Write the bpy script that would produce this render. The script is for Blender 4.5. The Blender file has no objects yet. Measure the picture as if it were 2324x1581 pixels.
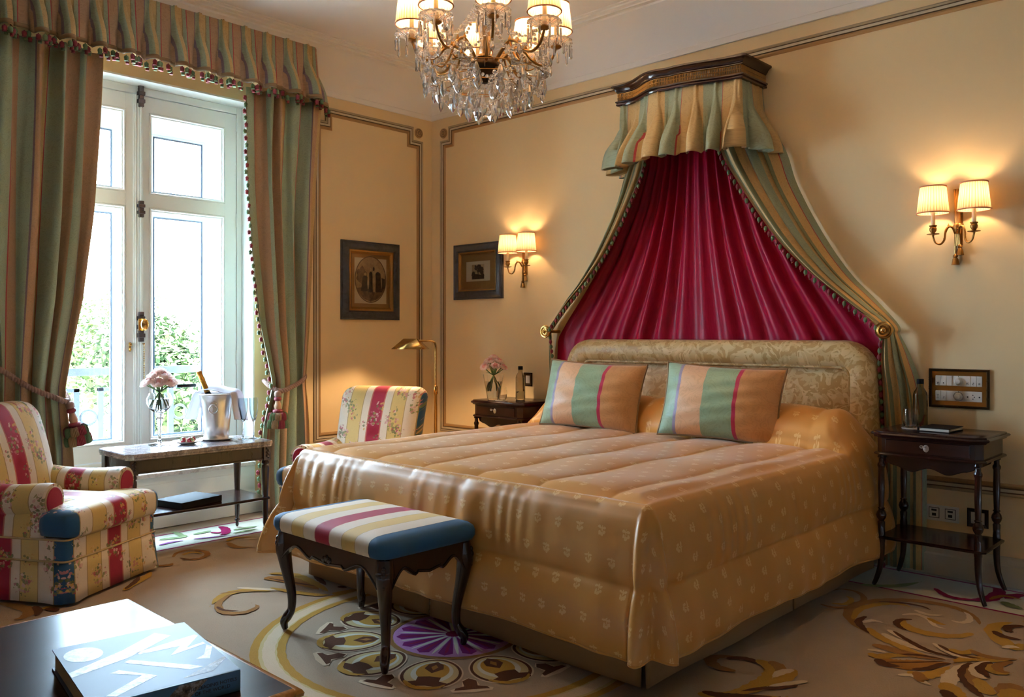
import bpy, math, random
from mathutils import Vector, Matrix
random.seed(7)
sc = bpy.context.scene
col = sc.collection
PI = math.pi
sin, cos = math.sin, math.cos
# ---------------------------------------------------------------- camera
cam = bpy.data.objects.new('camera', bpy.data.cameras.new('camera'))
col.objects.link(cam)
sc.camera = cam
cam.location = (5.554, -4.853, 1.28)
cam.rotation_euler = (PI / 2, 0, math.radians(43.4))
cam.data.sensor_width = 36
cam.data.lens = 1910 / 2324 * 36
cam.data.shift_y = -30.5 / 2324
cam.data.clip_start = 0.05
cam.data.clip_end = 300
# ---------------------------------------------------------------- sky, exposure
sc.view_settings.view_transform = 'Standard'
sc.view_settings.look = 'None'
sc.view_settings.gamma = 1
sc.view_settings.use_curve_mapping = False
sc.view_settings.exposure = 1.74
sc.cycles.max_bounces = 10
sc.cycles.diffuse_bounces = 5
sc.cycles.transmission_bounces = 10
sc.cycles.transparent_max_bounces = 16
sc.cycles.sample_clamp_indirect = 4.0
sc.cycles.caustics_reflective = False
sc.cycles.caustics_refractive = False
sc.cycles.use_denoising = True
world = bpy.data.worlds.new('sky')
sc.world = world
world.use_nodes = True
SKY = 24
wn = world.node_tree
bg = wn.nodes['Background']
bg.inputs[0].default_value = (0.56, 0.75, 1.0, 1)
bg.inputs[1].default_value = SKY
def light(name, kind, loc, power, color, radius=0.02, parent=None, rot=(0, 0, 0)):
    l = bpy.data.lights.new(name, kind)
    l.energy = power
    l.color = color
    if kind in ('POINT', 'SPOT'):
        l.shadow_soft_size = radius
    o = bpy.data.objects.new(name, l)
    col.objects.link(o)
    o.location = loc
    o.rotation_euler = rot
    if parent:
        o.parent = parent
    return o
sun = light('sun', 'SUN', (12, -2, 20), 190, (1.0, .95, .86), rot=(math.radians(6), math.radians(14), 0))
sun.data.angle = .009
portal = light('window_daylight_portal', 'AREA', (-0.5, -2.44, 1.67), 1, (1, 1, 1), rot=(0, -PI / 2, 0))
portal.data.shape = 'RECTANGLE'
portal.data.size = 2.6
portal.data.size_y = 1.5
portal.data.cycles.is_portal = True
WARM = (1.0, 0.64, 0.34)
# ---------------------------------------------------------------- materials
def S(r, g, b):
    def c(x):
        x /= 255
        return x / 12.92 if x <= .04045 else ((x + .055) / 1.055) ** 2.4
    return (c(r), c(g), c(b), 1)
class NT:
    def __init__(s, m):
        s.t = m.node_tree
    def n(s, typ, _p=None, **k):
        nd = s.t.nodes.new(typ)
        for a, b in (_p or {}).items():
            setattr(nd, a, b)
        for a, b in k.items():
            key = int(a[1:]) if a[0] == '_' and a[1:].isdigit() else a.replace('_', ' ')
            s.set(nd, key, b)
        return nd
    def set(s, nd, key, b):
        i = nd.inputs[key]
        if hasattr(b, 'is_output') or isinstance(b, bpy.types.NodeSocket):
            s.t.links.new(b, i)
        elif isinstance(b, bpy.types.Node):
            s.t.links.new(b.outputs[0], i)
        else:
            if i.type == 'RGBA' and len(b) == 3:
                b = (*b, 1)
            i.default_value = b
    def math(s, op, a, b=None, c=None, clamp=False):
        nd = s.t.nodes.new('ShaderNodeMath')
        nd.operation = op
        nd.use_clamp = clamp
        for i, x in enumerate((a, b, c)):
            if x is not None:
                s.set(nd, i, x)
        return nd.outputs[0]
    def vmath(s, op, a, b=None, out=0):
        nd = s.t.nodes.new('ShaderNodeVectorMath')
        nd.operation = op
        s.set(nd, 0, a)
        if b is not None:
            s.set(nd, 3 if op == 'SCALE' else 1, b)
        return nd.outputs['Value'] if op in ('LENGTH', 'DISTANCE') else nd.outputs[0]
    def mix(s, f, a, b, mode='MIX'):
        nd = s.t.nodes.new('ShaderNodeMix')
        nd.data_type = 'RGBA'
        nd.blend_type = mode
        s.set(nd, 0, f)
        s.set(nd, 6, a)
        s.set(nd, 7, b)
        return nd.outputs[2]
    def ramp(s, f, stops, interp='LINEAR'):
        nd = s.t.nodes.new('ShaderNodeValToRGB')
        nd.color_ramp.interpolation = interp
        e = nd.color_ramp.elements
        while len(e) < len(stops):
            e.new(0.5)
        for i, (p, c) in enumerate(stops):
            e[i].position = p
            e[i].color = c if len(c) == 4 else (*c, 1)
        s.set(nd, 0, f)
        return nd.outputs[0]
    def bsdf(s):
        return s.t.nodes['Principled BSDF']
    def coord(s, which='Object'):
        return s.n('ShaderNodeTexCoord').outputs[which]
    def noise(s, vec, scale, detail=3, rough=.55, dist=0, out='Fac'):
        return s.n('ShaderNodeTexNoise', Vector=vec, Scale=scale, Detail=float(detail), Roughness=rough, Distortion=float(dist)).outputs[out]
    def bump(s, h, strength=.3, dist=.01):
        b = s.n('ShaderNodeBump', Strength=strength, Distance=dist, Height=h)
        s.set(s.bsdf(), 'Normal', b)
        return b
def mat(name, color=(.8, .8, .8, 1), rough=.5, metal=0., spec=.5, **k):
    m = bpy.data.materials.new(name)
    m.use_nodes = True
    b = m.node_tree.nodes['Principled BSDF']
    b.inputs['Base Color'].default_value = color
    b.inputs['Roughness'].default_value = rough
    b.inputs['Metallic'].default_value = metal
    b.inputs['Specular IOR Level'].default_value = spec
    for a, v in k.items():
        b.inputs[a.replace('_', ' ')].default_value = v
    return m
def paint(name, color, var=.05, scale=6, rough=.6, bumpy=.05):
    m = mat(name, color, rough)
    t = NT(m)
    o = t.coord()
    n = t.noise(o, scale, 4)
    c = t.mix(t.math('MULTIPLY', n, var), color, tuple(x * .72 for x in color[:3]) + (1,))
    t.set(t.bsdf(), 'Base Color', c)
    if bumpy:
        t.bump(t.noise(o, 160, 2), bumpy, .002)
    return m
def wood(name, c1, c2, rough=.22, scale=(1.5, 14, 14), coat=.3):
    m = mat(name, c1, rough, Coat_Weight=coat, Coat_Roughness=.12)
    t = NT(m)
    mp = t.n('ShaderNodeMapping', Vector=t.coord(), Scale=scale)
    n = t.noise(mp, 2.2, 6, .6, 1.2)
    t.set(t.bsdf(), 'Base Color', t.ramp(n, [(.3, c1), (.62, c2)]))
    t.set(t.bsdf(), 'Roughness', t.math('MULTIPLY_ADD', n, .12, rough - .05))
    return m
def metal(name, color, rough=.22, scratch=.1, scale=30):
    m = mat(name, color, rough, 1.0)
    t = NT(m)
    n = t.noise(t.coord(), scale, 3)
    t.set(t.bsdf(), 'Roughness', t.math('MULTIPLY_ADD', n, scratch, rough - scratch * .4))
    return m
def glass(name, color=(1, 1, 1, 1), ior=1.45, rough=0.):
    m = bpy.data.materials.new(name)
    m.use_nodes = True
    nt = m.node_tree
    nt.nodes.remove(nt.nodes['Principled BSDF'])
    t = NT(m)
    g = t.n('ShaderNodeBsdfGlass', Color=color, Roughness=rough, IOR=ior)
    nt.links.new(g.outputs[0], nt.nodes['Material Output'].inputs[0])
    return m
def pane(name, tint=(1, 1, 1, 1), refl=.9):
    """flat sheet glass: clear with a fresnel reflection"""
    m = bpy.data.materials.new(name)
    m.use_nodes = True
    nt = m.node_tree
    nt.nodes.remove(nt.nodes['Principled BSDF'])
    t = NT(m)
    f = t.n('ShaderNodeFresnel', IOR=1.5)
    a = t.n('ShaderNodeBsdfTransparent', Color=tint)
    g = t.n('ShaderNodeBsdfGlossy', Color=(1, 1, 1, 1), Roughness=0.01)
    mx = t.n('ShaderNodeMixShader', _0=t.math('MULTIPLY', f.outputs[0], refl), _1=a, _2=g)
    nt.links.new(mx.outputs[0], nt.nodes['Material Output'].inputs[0])
    return m
def damask(t, uv, scale, lines=9.):
    """leafy contour figure 0..1 for woven fabrics"""
    n = t.noise(uv, scale, 2.5, .5, 1.3)
    w = t.math('SINE', t.math('MULTIPLY', n, lines * 2 * PI))
    return t.ramp(w, [(.45, (0, 0, 0, 1)), (.62, (1, 1, 1, 1))])
def striped(name, period, stops, rough=.55, fig=.14, fscale=14, offset=0., flowers=0, sheen=.05):
    """woven stripes across u (metres); optional flower sprays"""
    m = mat(name, (.5, .5, .5, 1), rough, 0, .25, Sheen_Weight=sheen, Sheen_Roughness=.4)
    t = NT(m)
    uv = t.coord('UV')
    x = t.n('ShaderNodeSeparateXYZ', Vector=uv)
    f = t.math('FRACT', t.math('ADD', t.math('DIVIDE', x.outputs[0], period), offset))
    c = t.ramp(f, stops, 'CONSTANT')
    d = damask(t, uv, fscale)
    c = t.mix(t.math('MULTIPLY', d, fig), c, t.mix(1., c, (.45, .40, .34, 1), 'MULTIPLY'))
    if flowers:
        for k, (sc_, rad, cols, off) in enumerate((
                (5.6, .24, [S(120, 130, 70), S(96, 104, 60), S(190, 120, 120), S(150, 140, 80), S(214, 170, 160)], 0.),
                (6.9, .20, [S(176, 70, 84), S(120, 120, 74), S(206, 160, 90), S(100, 104, 66), S(224, 190, 170)], 3.7))):
            p = t.vmath('ADD', uv, (off, off * .61, 0))
            v = t.n('ShaderNodeTexVoronoi', _p={'voronoi_dimensions': '2D'}, Vector=p, Scale=sc_, Randomness=.8)
            n = t.noise(p, 34, 2, .6)
            dist = t.math('ADD', v.outputs['Distance'], t.math('MULTIPLY_ADD', n, .6, -.30))
            v2 = t.n('ShaderNodeTexVoronoi', _p={'voronoi_dimensions': '2D'}, Vector=t.vmath('ADD', p, t.vmath('SCALE', t.noise(p, 30, 2, out='Color'), .02)), Scale=52., Randomness=1.)
            petal = t.math('LESS_THAN', v2.outputs['Distance'], .44)
            msk = t.math('MULTIPLY', t.math('LESS_THAN', dist, rad), petal)
            s2 = t.n('ShaderNodeSeparateColor', _0=v2.outputs['Color'])
            fc = t.ramp(s2.outputs[0], [(i / len(cols), q) for i, q in enumerate(cols)], 'CONSTANT')
            c = t.mix(t.math('MULTIPLY', msk, .82), c, fc)
    t.set(t.bsdf(), 'Base Color', c)
    w = t.n('ShaderNodeTexNoise', Vector=t.n('ShaderNodeMapping', Vector=uv, Scale=(700, 120, 1)), Scale=1., Detail=1.)
    t.bump(t.math('ADD', t.math('MULTIPLY', d, .5), t.math('MULTIPLY', w.outputs[0], .5)), .12, .002)
    return m
def satin(name, c1, c2, sprig=None, rough=.36, tile=.115):
    m = mat(name, c1, rough, Sheen_Weight=.25, Sheen_Roughness=.3, Anisotropic=.4)
    t = NT(m)
    uv = t.coord('UV')
    n = t.noise(uv, 3, 3)
    c = t.mix(t.math('MULTIPLY', n, .35), c1, c2)
    if sprig:
        s_ = t.n('ShaderNodeSeparateXYZ', Vector=t.vmath('SCALE', uv, 1 / tile))
        row = t.math('FLOOR', s_.outputs[1])
        xx = t.math('ADD', s_.outputs[0], t.math('MULTIPLY', row, .5))
        px = t.math('SUBTRACT', t.math('FRACT', xx), .5)
        py = t.math('SUBTRACT', t.math('FRACT', s_.outputs[1]), .5)
        p = t.n('ShaderNodeCombineXYZ', X=px, Y=py)
        wob = t.vmath('SCALE', t.vmath('SUBTRACT', t.noise(uv, 70, 1, out='Color'), (.5, .5, .5)), .12)
        p = t.vmath('ADD', p, wob)
        mm = None
        for ax, ay, sx, sy in ((.02, .13, 13, 12), (-.08, .08, 17, 11), (.11, .06, 15, 12), (-.09, -.09, 10, 20), (.10, -.08, 12, 19), (.01, -.06, 32, 7)):
            q = t.vmath('LENGTH', t.vmath('MULTIPLY', t.vmath('SUBTRACT', p, (ax, ay, 0)), (sx, sy, 0)))
            mm = q if mm is None else t.math('MINIMUM', mm, q)
        k = t.math('LESS_THAN', mm, .8)
        c = t.mix(t.math('MULTIPLY', k, .5), c, sprig)
        t.set(t.bsdf(), 'Roughness', t.math('MULTIPLY_ADD', k, -.10, rough))
        h = t.math('ADD', t.math('MULTIPLY', k, .8), t.noise(uv, 9, 3))
    else:
        h = t.noise(uv, 9, 3)
    t.set(t.bsdf(), 'Base Color', c)
    t.bump(h, .25, .006)
    return m
M = {}
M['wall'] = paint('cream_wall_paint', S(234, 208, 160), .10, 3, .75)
M['wall_cool'] = paint('pale_plaster', S(222, 214, 196), .08, 3, .7)
M['white'] = paint('ceiling_paint', S(246, 243, 238), .03, 3, .8)
M['joinery'] = paint('window_joinery_paint', S(236, 240, 238), .06, 8, .38, .03)
M['trim_a'] = paint('taupe_moulding', S(176, 156, 124), .2, 20, .55)
M['trim_b'] = paint('pale_moulding', S(205, 192, 166), .15, 20, .55)
M['trim_c'] = paint('umber_moulding_line', S(104, 80, 52), .2, 20, .55)
M['trim_d'] = paint('gold_brown_moulding', S(166, 128, 80), .2, 20, .5)
M['mahogany'] = wood('mahogany', S(24, 7, 6), S(46, 14, 9), .22, (3, 40, 40))
M['mahogany_x'] = wood('polished_mahogany_top', S(24, 9, 11), S(44, 16, 16), .2, (30, 1.5, 30), .0)
M['mahogany_x'].node_tree.nodes['Principled BSDF'].inputs['Specular IOR Level'].default_value = .4
M['walnut'] = wood('carved_walnut', S(26, 11, 8), S(46, 21, 14), .28, (30, 30, 3))
M['table_edge'] = wood('honey_wood_edge', S(120, 74, 24), S(176, 116, 46), .25)
M['brass'] = metal('brass', S(200, 158, 92), .2, .12)
M['gilt'] = metal('antique_gilt', S(150, 112, 62), .34, .2)
M['bronze'] = metal('dark_bronze', S(58, 44, 30), .38, .2)
M['silver'] = metal('silver_plate', S(226, 222, 216), .30, .16, 9)
M['chrome'] = metal('chrome', S(220, 220, 220), .1, .05)
M['iron'] = mat('painted_iron', S(58, 63, 74), .9, 0, .1)
M['steel'] = metal('old_iron_fitting', S(96, 90, 92), .45, .2)
M['glass'] = glass('clear_glass')
def crystal(name):
    m = bpy.data.materials.new(name)
    m.use_nodes = True
    nt = m.node_tree
    nt.nodes.remove(nt.nodes['Principled BSDF'])
    t = NT(m)
    g = t.n('ShaderNodeBsdfGlass', Color=(1, 1, 1, 1), Roughness=0., IOR=1.58)
    l = t.n('ShaderNodeBsdfGlossy', Color=(1, 1, 1, 1), Roughness=.22)
    r = t.n('ShaderNodeBsdfTranslucent', Color=(1, .97, .93, 1))
    a = t.n('ShaderNodeMixShader', _0=.5, _1=l, _2=r)
    b = t.n('ShaderNodeMixShader', _0=.20, _1=g, _2=a)
    nt.links.new(b.outputs[0], nt.nodes['Material Output'].inputs[0])
    return m
M['crystal'] = crystal('cut_crystal')
M['flute_glass'] = glass('fine_flute_glass', S(243, 247, 248))
M['gasket'] = mat('dark_glazing_line', S(70, 78, 92), .6)
def petal_mat(name, c, k=.45):
    m = bpy.data.materials.new(name)
    m.use_nodes = True
    nt = m.node_tree
    nt.nodes.remove(nt.nodes['Principled BSDF'])
    t = NT(m)
    d = t.n('ShaderNodeBsdfDiffuse', Color=c)
    r = t.n('ShaderNodeBsdfTranslucent', Color=c)
    x = t.n('ShaderNodeMixShader', _0=k, _1=d, _2=r)
    nt.links.new(x.outputs[0], nt.nodes['Material Output'].inputs[0])
    return m
M['smoke'] = glass('smoked_glass', S(236, 232, 222), 1.45)
M['water'] = glass('water', (.97, 1, 1, 1), 1.33)
M['pane'] = pane('window_glass', (.97, 1, .985, 1), .5)
M['picture_glass'] = pane('picture_glass', (1, 1, 1, 1), .9)
M['black'] = mat('black_leather', S(14, 13, 16), .6, 0, .2)
M['plastic_w'] = mat('white_switch_plastic', S(226, 222, 214), .35)
M['plastic_d'] = mat('dark_symbol', S(30, 28, 26), .5)
M['paper'] = mat('book_paper', S(214, 208, 196), .8)
M['china'] = mat('white_china', S(236, 236, 238), .15)

M['candle'] = mat('ivory_candle_sleeve', S(240, 222, 190), .5, Subsurface_Weight=.1)
# ---------------------------------------------------------------- mesh builder
class MB:
    def __init__(s):
        s.v, s.f, s.m, s.uv = [], [], [], []
    def add(s, vs, fs, m=0, uvs=None):
        b = len(s.v)
        s.v += [tuple(p) for p in vs]
        s.uv += list(uvs) if uvs is not None else [(p[0] + .37 * p[1], p[2] + .37 * p[1]) for p in vs]
        s.f += [tuple(i + b for i in f) for f in fs]
        s.m += [m] * len(fs) if not isinstance(m, list) else m
        return s
    def box(s, x0, x1, y0, y1, z0, z1, m=0, M4=None):
        vs = [(x, y, z) for z in (z0, z1) for y in (y0, y1) for x in (x0, x1)]
        if M4 is not None:
            vs = [tuple(M4 @ Vector(v)) for v in vs]
        return s.add(vs, [(0, 2, 3, 1), (4, 5, 7, 6), (0, 1, 5, 4), (2, 6, 7, 3), (0, 4, 6, 2), (1, 3, 7, 5)], m)
    def grid(s, fn, nu, nv, m=0, uv=None, cu=False, cv=False):
        vs, us = [], []
        for j in range(nv + 1):
            for i in range(nu + 1):
                a, b = i / nu, j / nv
                p = fn(a, b)
                vs.append(tuple(p))
                us.append(uv(a, b, p) if uv else (a, b))
        fs = []
        W = nu + 1
        for j in range(nv):
            for i in range(nu):
                a = j * W + i
                fs.append((a, a + 1, a + 1 + W, a + W))
        return s.add(vs, fs, m, us)
    def tube(s, path, r, n=8, m=0, cap=True, closed=False, uvs=1.):
        P = [Vector(p) for p in path]
        k = len(P)
        vs, us, fs = [], [], []
        up = None
        L = 0
        for i, p in enumerate(P):
            if closed:
                t = (P[(i + 1) % k] - P[i - 1])
            else:
                t = P[min(i + 1, k - 1)] - P[max(i - 1, 0)]
            t = t.normalized() if t.length > 1e-9 else Vector((0, 0, 1))
            if up is None:
                up = t.orthogonal().normalized()
            up = (up - t * up.dot(t))
            up = up.normalized() if up.length > 1e-6 else t.orthogonal().normalized()
            w = t.cross(up)
            rr = r[i] if isinstance(r, (list, tuple)) else r
            if i:
                L += (p - P[i - 1]).length
            for j in range(n):
                a = 2 * PI * j / n
                vs.append(tuple(p + (up * cos(a) + w * sin(a)) * rr))
                us.append((j / n * 2 * PI * rr, L))
        kk = k if closed else k - 1
        for i in range(kk):
            for j in range(n):
                a, b = i * n + j, i * n + (j + 1) % n
                c, d = ((i + 1) % k) * n + (j + 1) % n, ((i + 1) % k) * n + j
                fs.append((a, b, c, d))
        if cap and not closed:
            fs.append(tuple(range(n - 1, -1, -1)))
            fs.append(tuple((k - 1) * n + j for j in range(n)))
        return s.add(vs, fs, m, us)
    def lathe(s, prof, n=24, c=(0, 0, 0), m=0, sx=1, sy=1, flute=0, fl=0.):
        vs, us, fs = [], [], []
        k = len(prof)
        for i, (r, z) in enumerate(prof):
            for j in range(n):
                a = 2 * PI * j / n
                q = r * (1 + fl * cos(flute * a)) if flute else r
                vs.append((c[0] + q * cos(a) * sx, c[1] + q * sin(a) * sy, c[2] + z))
                us.append((a * max(r, .01), z))
        for i in range(k - 1):
            for j in range(n):
                a, b = i * n + j, i * n + (j + 1) % n
                fs.append((a, b, b + n, a + n))
        if prof[0][0] > 1e-5:
            fs.append(tuple(range(n - 1, -1, -1)))
        if prof[-1][0] > 1e-5:
            fs.append(tuple((k - 1) * n + j for j in range(n)))
        return s.add(vs, fs, m, us)
    def sph(s, c, r, nu=10, nv=7, m=0):
        rx, ry, rz = r if isinstance(r, (tuple, list)) else (r, r, r)
        prof = [(sin(PI * i / nv), -cos(PI * i / nv)) for i in range(nv + 1)]
        vs, fs = [], []
        for (q, z) in prof:
            for j in range(nu):
                a = 2 * PI * j / nu
                vs.append((c[0] + rx * q * cos(a), c[1] + ry * q * sin(a), c[2] + rz * z))
        for i in range(nv):
            for j in range(nu):
                a, b = i * nu + j, i * nu + (j + 1) % nu
                fs.append((a, b, b + nu, a + nu))
        return s.add(vs, fs, m)
    def poly(s, pts, h, m=0, fn=None, mside=None):
        """extrude a 2-D outline (counter-clockwise) from h[0] to h[1]; fn maps (x,y,h) to a point"""
        fn = fn or (lambda x, y, z: (x, y, z))
        n = len(pts)
        vs = [fn(x, y, h[0]) for x, y in pts] + [fn(x, y, h[1]) for x, y in pts]
        us = [(x, y) for x, y in pts] * 2
        fs = [tuple(range(n - 1, -1, -1)), tuple(range(n, 2 * n))] + [(i, (i + 1) % n, (i + 1) % n + n, i + n) for i in range(n)]
        ms = m if mside is None else [m, m] + [mside] * n
        return s.add(vs, fs, ms, us)
    def sweep(s, prof, path, closed, fn, ms, inward=1):
        """mitred moulding: prof [(offset inward, height)], path 2-D polyline (ccw), fn(x,y,h) -> point"""
        k = len(path)
        P = [Vector(p) for p in path]
        dirs = []
        for i in range(k):
            a, b = P[i - 1], P[(i + 1) % k]
            d0 = (P[i] - a).normalized() if (closed or i > 0) else (b - P[i]).normalized()
            d1 = (b - P[i]).normalized() if (closed or i < k - 1) else d0
            n0, n1 = Vector((-d0.y, d0.x)), Vector((-d1.y, d1.x))
            mm = n0 + n1
            dirs.append(mm / max(mm.dot(n0), .2))
        np_ = len(prof)
        vs = []
        for i in range(k):
            for o, h in prof:
                q = P[i] + dirs[i] * o * inward
                vs.append(fn(q.x, q.y, h))
        fs, mm = [], []
        for i in range(k if closed else k - 1):
            for j in range(np_ - 1):
                a, b = i * np_ + j, ((i + 1) % k) * np_ + j
                fs.append((a, b, b + 1, a + 1))
                mm.append(ms[j] if isinstance(ms, (list, tuple)) else ms)
        return s.add(vs, fs, mm)
    def build(s, name, mats, parent=None, smooth=35, bevel=0, bseg=2, loc=None, rot=None, sub=0, solid=0):
        me = bpy.data.meshes.new(name)
        me.from_pydata(s.v, [], s.f)
        mats = mats if isinstance(mats, (list, tuple)) else [mats]
        for x in mats:
            me.materials.append(M[x] if isinstance(x, str) else x)
        me.polygons.foreach_set('material_index', s.m)
        ul = me.uv_layers.new(name='UVMap')
        li = [0] * len(me.loops)
        me.loops.foreach_get('vertex_index', li)
        flat = []
        for i in li:
            flat += s.uv[i][:2]
        ul.data.foreach_set('uv', flat)
        me.update()
        if smooth:
            me.shade_smooth()
            if smooth < 180:
                me.set_sharp_from_angle(angle=math.radians(smooth))
        o = bpy.data.objects.new(name, me)
        col.objects.link(o)
        if parent:
            o.parent = parent
        if loc:
            o.location = loc
        if rot:
            o.rotation_euler = rot
        if solid:
            md = o.modifiers.new('thickness', 'SOLIDIFY')
            md.thickness = solid
            md.offset = 0
        if bevel:
            md = o.modifiers.new('bevel', 'BEVEL')
            md.width = bevel
            md.segments = bseg
            md.limit_method = 'ANGLE'
            md.angle_limit = math.radians(40)
        if sub:
            md = o.modifiers.new('subdivision', 'SUBSURF')
            md.levels = md.render_levels = sub
        return o
def tag(o, label=None, cat=None, group=None, kind=None):
    for k, v in (('label', label), ('category', cat), ('group', group), ('kind', kind)):
        if v:
            o[k] = v
    return o
def thing(name, label, cat, loc=(0, 0, 0), rz=0., group=None):
    o = bpy.data.objects.new(name, None)
    o.empty_display_size = .1
    col.objects.link(o)
    o.location = loc
    o.rotation_euler = (0, 0, rz)
    return tag(o, label, cat, group)
def struct(o):
    o['kind'] = 'structure'
    return o
def kids(o):
    return [c for c in bpy.data.objects if c.parent == o]
def copy_tree(o, parent=None):
    c = o.copy()
    col.objects.link(c)
    if parent is not None:
        c.parent = parent
    for ch in kids(o):
        copy_tree(ch, c)
    return c
def lerp(a, b, t):
    return a + (b - a) * t
def interp(tab, x):
    """piecewise smooth table [(x, y...)] -> tuple"""
    if x <= tab[0][0]:
        return tab[0][1:]
    for a, b in zip(tab, tab[1:]):
        if x <= b[0]:
            t = (x - a[0]) / (b[0] - a[0])
            return tuple(lerp(p, q, t) for p, q in zip(a[1:], b[1:]))
    return tab[-1][1:]
def spline(pts, n=8, closed=False):
    """Catmull-Rom through points"""
    P = [Vector(p) for p in pts]
    k = len(P)
    out = []
    for i in range(k if closed else k - 1):
        p0 = P[i - 1] if (closed or i) else P[0]
        p1, p2 = P[i], P[(i + 1) % k]
        p3 = P[(i + 2) % k] if (closed or i + 2 < k) else P[-1]
        for j in range(n):
            t = j / n
            out.append(.5 * ((2 * p1) + (p2 - p0) * t + (2 * p0 - 5 * p1 + 4 * p2 - p3) * t * t + (3 * p1 - p0 - 3 * p2 + p3) * t ** 3))
    if not closed:
        out.append(P[-1])
    return out
def smooth01(t):
    t = max(0., min(1., t))
    return t * t * (3 - 2 * t)
# ================================================================ ROOM SHELL
RX, RY, RZ = 7.0, -6.2, 3.5
WY0, WY1, WZ0, WZ1 = -3.18, -1.70, 0.37, 2.963        # window opening
WX = -0.17                                              # inner casement plane
b = MB().box(-.5, RX, RY, .3, -.2, -.012)
struct(b.build('floor', mat('screed', S(120, 110, 96), .9), smooth=0))
b = MB().box(-.5, RX, RY, .3, RZ, RZ + .2)
struct(b.build('ceiling', 'white', smooth=0))
b = MB()
b.box(-.5, 0, RY, WY0, 0, RZ); b.box(-.5, 0, WY1, .3, 0, RZ)
b.box(-.5, 0, WY0, WY1, 0, WZ0); b.box(-.5, 0, WY0, WY1, WZ1, RZ)
struct(b.build('wall_left', 'wall', smooth=0))
struct(MB().box(0, RX, 0, .3, 0, RZ).build('wall_back', 'wall', smooth=0))
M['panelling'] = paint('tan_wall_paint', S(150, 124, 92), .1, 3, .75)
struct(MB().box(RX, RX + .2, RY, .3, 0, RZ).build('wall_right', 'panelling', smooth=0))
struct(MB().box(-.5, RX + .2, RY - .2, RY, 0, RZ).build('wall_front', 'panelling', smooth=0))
# coved cornice round the ceiling
rect = [(0, RY), (RX, RY), (RX, 0), (0, 0)]
prof = [(.0, 3.14), (.012, 3.142), (.012, 3.18), (.006, 3.186), (.018, 3.25), (.045, 3.31), (.09, 3.37), (.15, 3.42), (.205, 3.448), (.205, 3.462), (.235, 3.466), (.235, 3.477), (.265, 3.48), (.265, 3.49), (.285, 3.492), (.285, 3.5)]
struct(MB().sweep(prof, rect, True, lambda x, y, h: (x, y, h), 0).build('trim_1', 'white', smooth=30))
# skirting boards
bp = [(0, .15), (.012, .15), (.016, .14), (.016, .115), (.022, .105), (.022, 0)]
struct(MB().sweep(bp, [(RX, 0), (0, 0)], False, lambda x, y, h: (x, y, h), 0).build('baseboard_back', 'trim_b', smooth=20))
struct(MB().sweep(bp, [(0, 0), (0, RY)], False, lambda x, y, h: (x, y, h), 0).build('baseboard_left', 'joinery', smooth=20))
# panel mouldings with notched corners
def notched(x0, x1, z0, z1, n=.105, m=.11):
    return [(x0, z0), (x1, z0), (x1, z1 - m), (x1 - n, z1 - m), (x1 - n, z1), (x0 + n, z1), (x0 + n, z1 - m), (x0, z1 - m)]
mp = [(0, 0), (.002, .010), (.010, .016), (.018, .010), (.021, .006), (.024, .010), (.040, .012), (.043, .005), (.047, .009), (.056, .011), (.064, .006), (.068, 0)]
mm = [2, 0, 0, 2, 2, 1, 2, 2, 3, 3, 3]
tm = ['trim_a', 'trim_b', 'trim_c', 'trim_d']
struct(MB().sweep(mp, notched(.117, 6.9, .455, 3.06), True, lambda x, z, h: (x, -h, z), mm).build('trim_2', tm, smooth=0))
struct(MB().sweep(mp, notched(-1.203, -.104, .455, 3.056), True, lambda y, z, h: (h, y, z), mm).build('trim_3', tm, smooth=0))
struct(MB().sweep(mp, notched(-6.0, -3.75, .455, 3.056), True, lambda y, z, h: (h, y, z), mm).build('trim_4', tm, smooth=0))
# carved round paterae in the notches
def patera(name, fn, label):
    b = MB()
    vs = []
    prof = [(0, .016), (.008, .016), (.011, .010), (.016, .010), (.019, .015), (.026, .013), (.028, .008), (.033, .008), (.036, .012), (.041, .010), (.043, 0)]
    n = 28
    for i, (r, h) in enumerate(prof):
        for j in range(n):
            a = 2 * PI * j / n
            q = r * (1 + (.06 * cos(7 * a) if 2 < i < 7 else 0))
            vs.append(fn(q * cos(a), q * sin(a), h))
    fs = [(i * n + j, i * n + (j + 1) % n, (i + 1) * n + (j + 1) % n, (i + 1) * n + j) for i in range(len(prof) - 1) for j in range(n)]
    b.add(vs, fs, [1 if i in (2, 6) else 0 for i in range(len(prof) - 1) for j in range(n)])
    return tag(b.build(name, ['trim_d', 'trim_c'], smooth=40), label, 'wall ornament', 'round plaster ornaments in the panel corners')
patera('wall_rosette', lambda a, c, h: (.158 + a, -h, 3.012 + c), 'small round gilt wall ornament in the panel notch right of the room corner')
patera('wall_rosette', lambda a, c, h: (h, -.150 + a, 3.012 + c), 'small round gilt wall ornament in the panel notch left of the room corner')
patera('wall_rosette', lambda a, c, h: (h, -1.245 + a, 2.985 + c), 'small round gilt wall ornament half hidden behind the end of the window valance')
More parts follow.
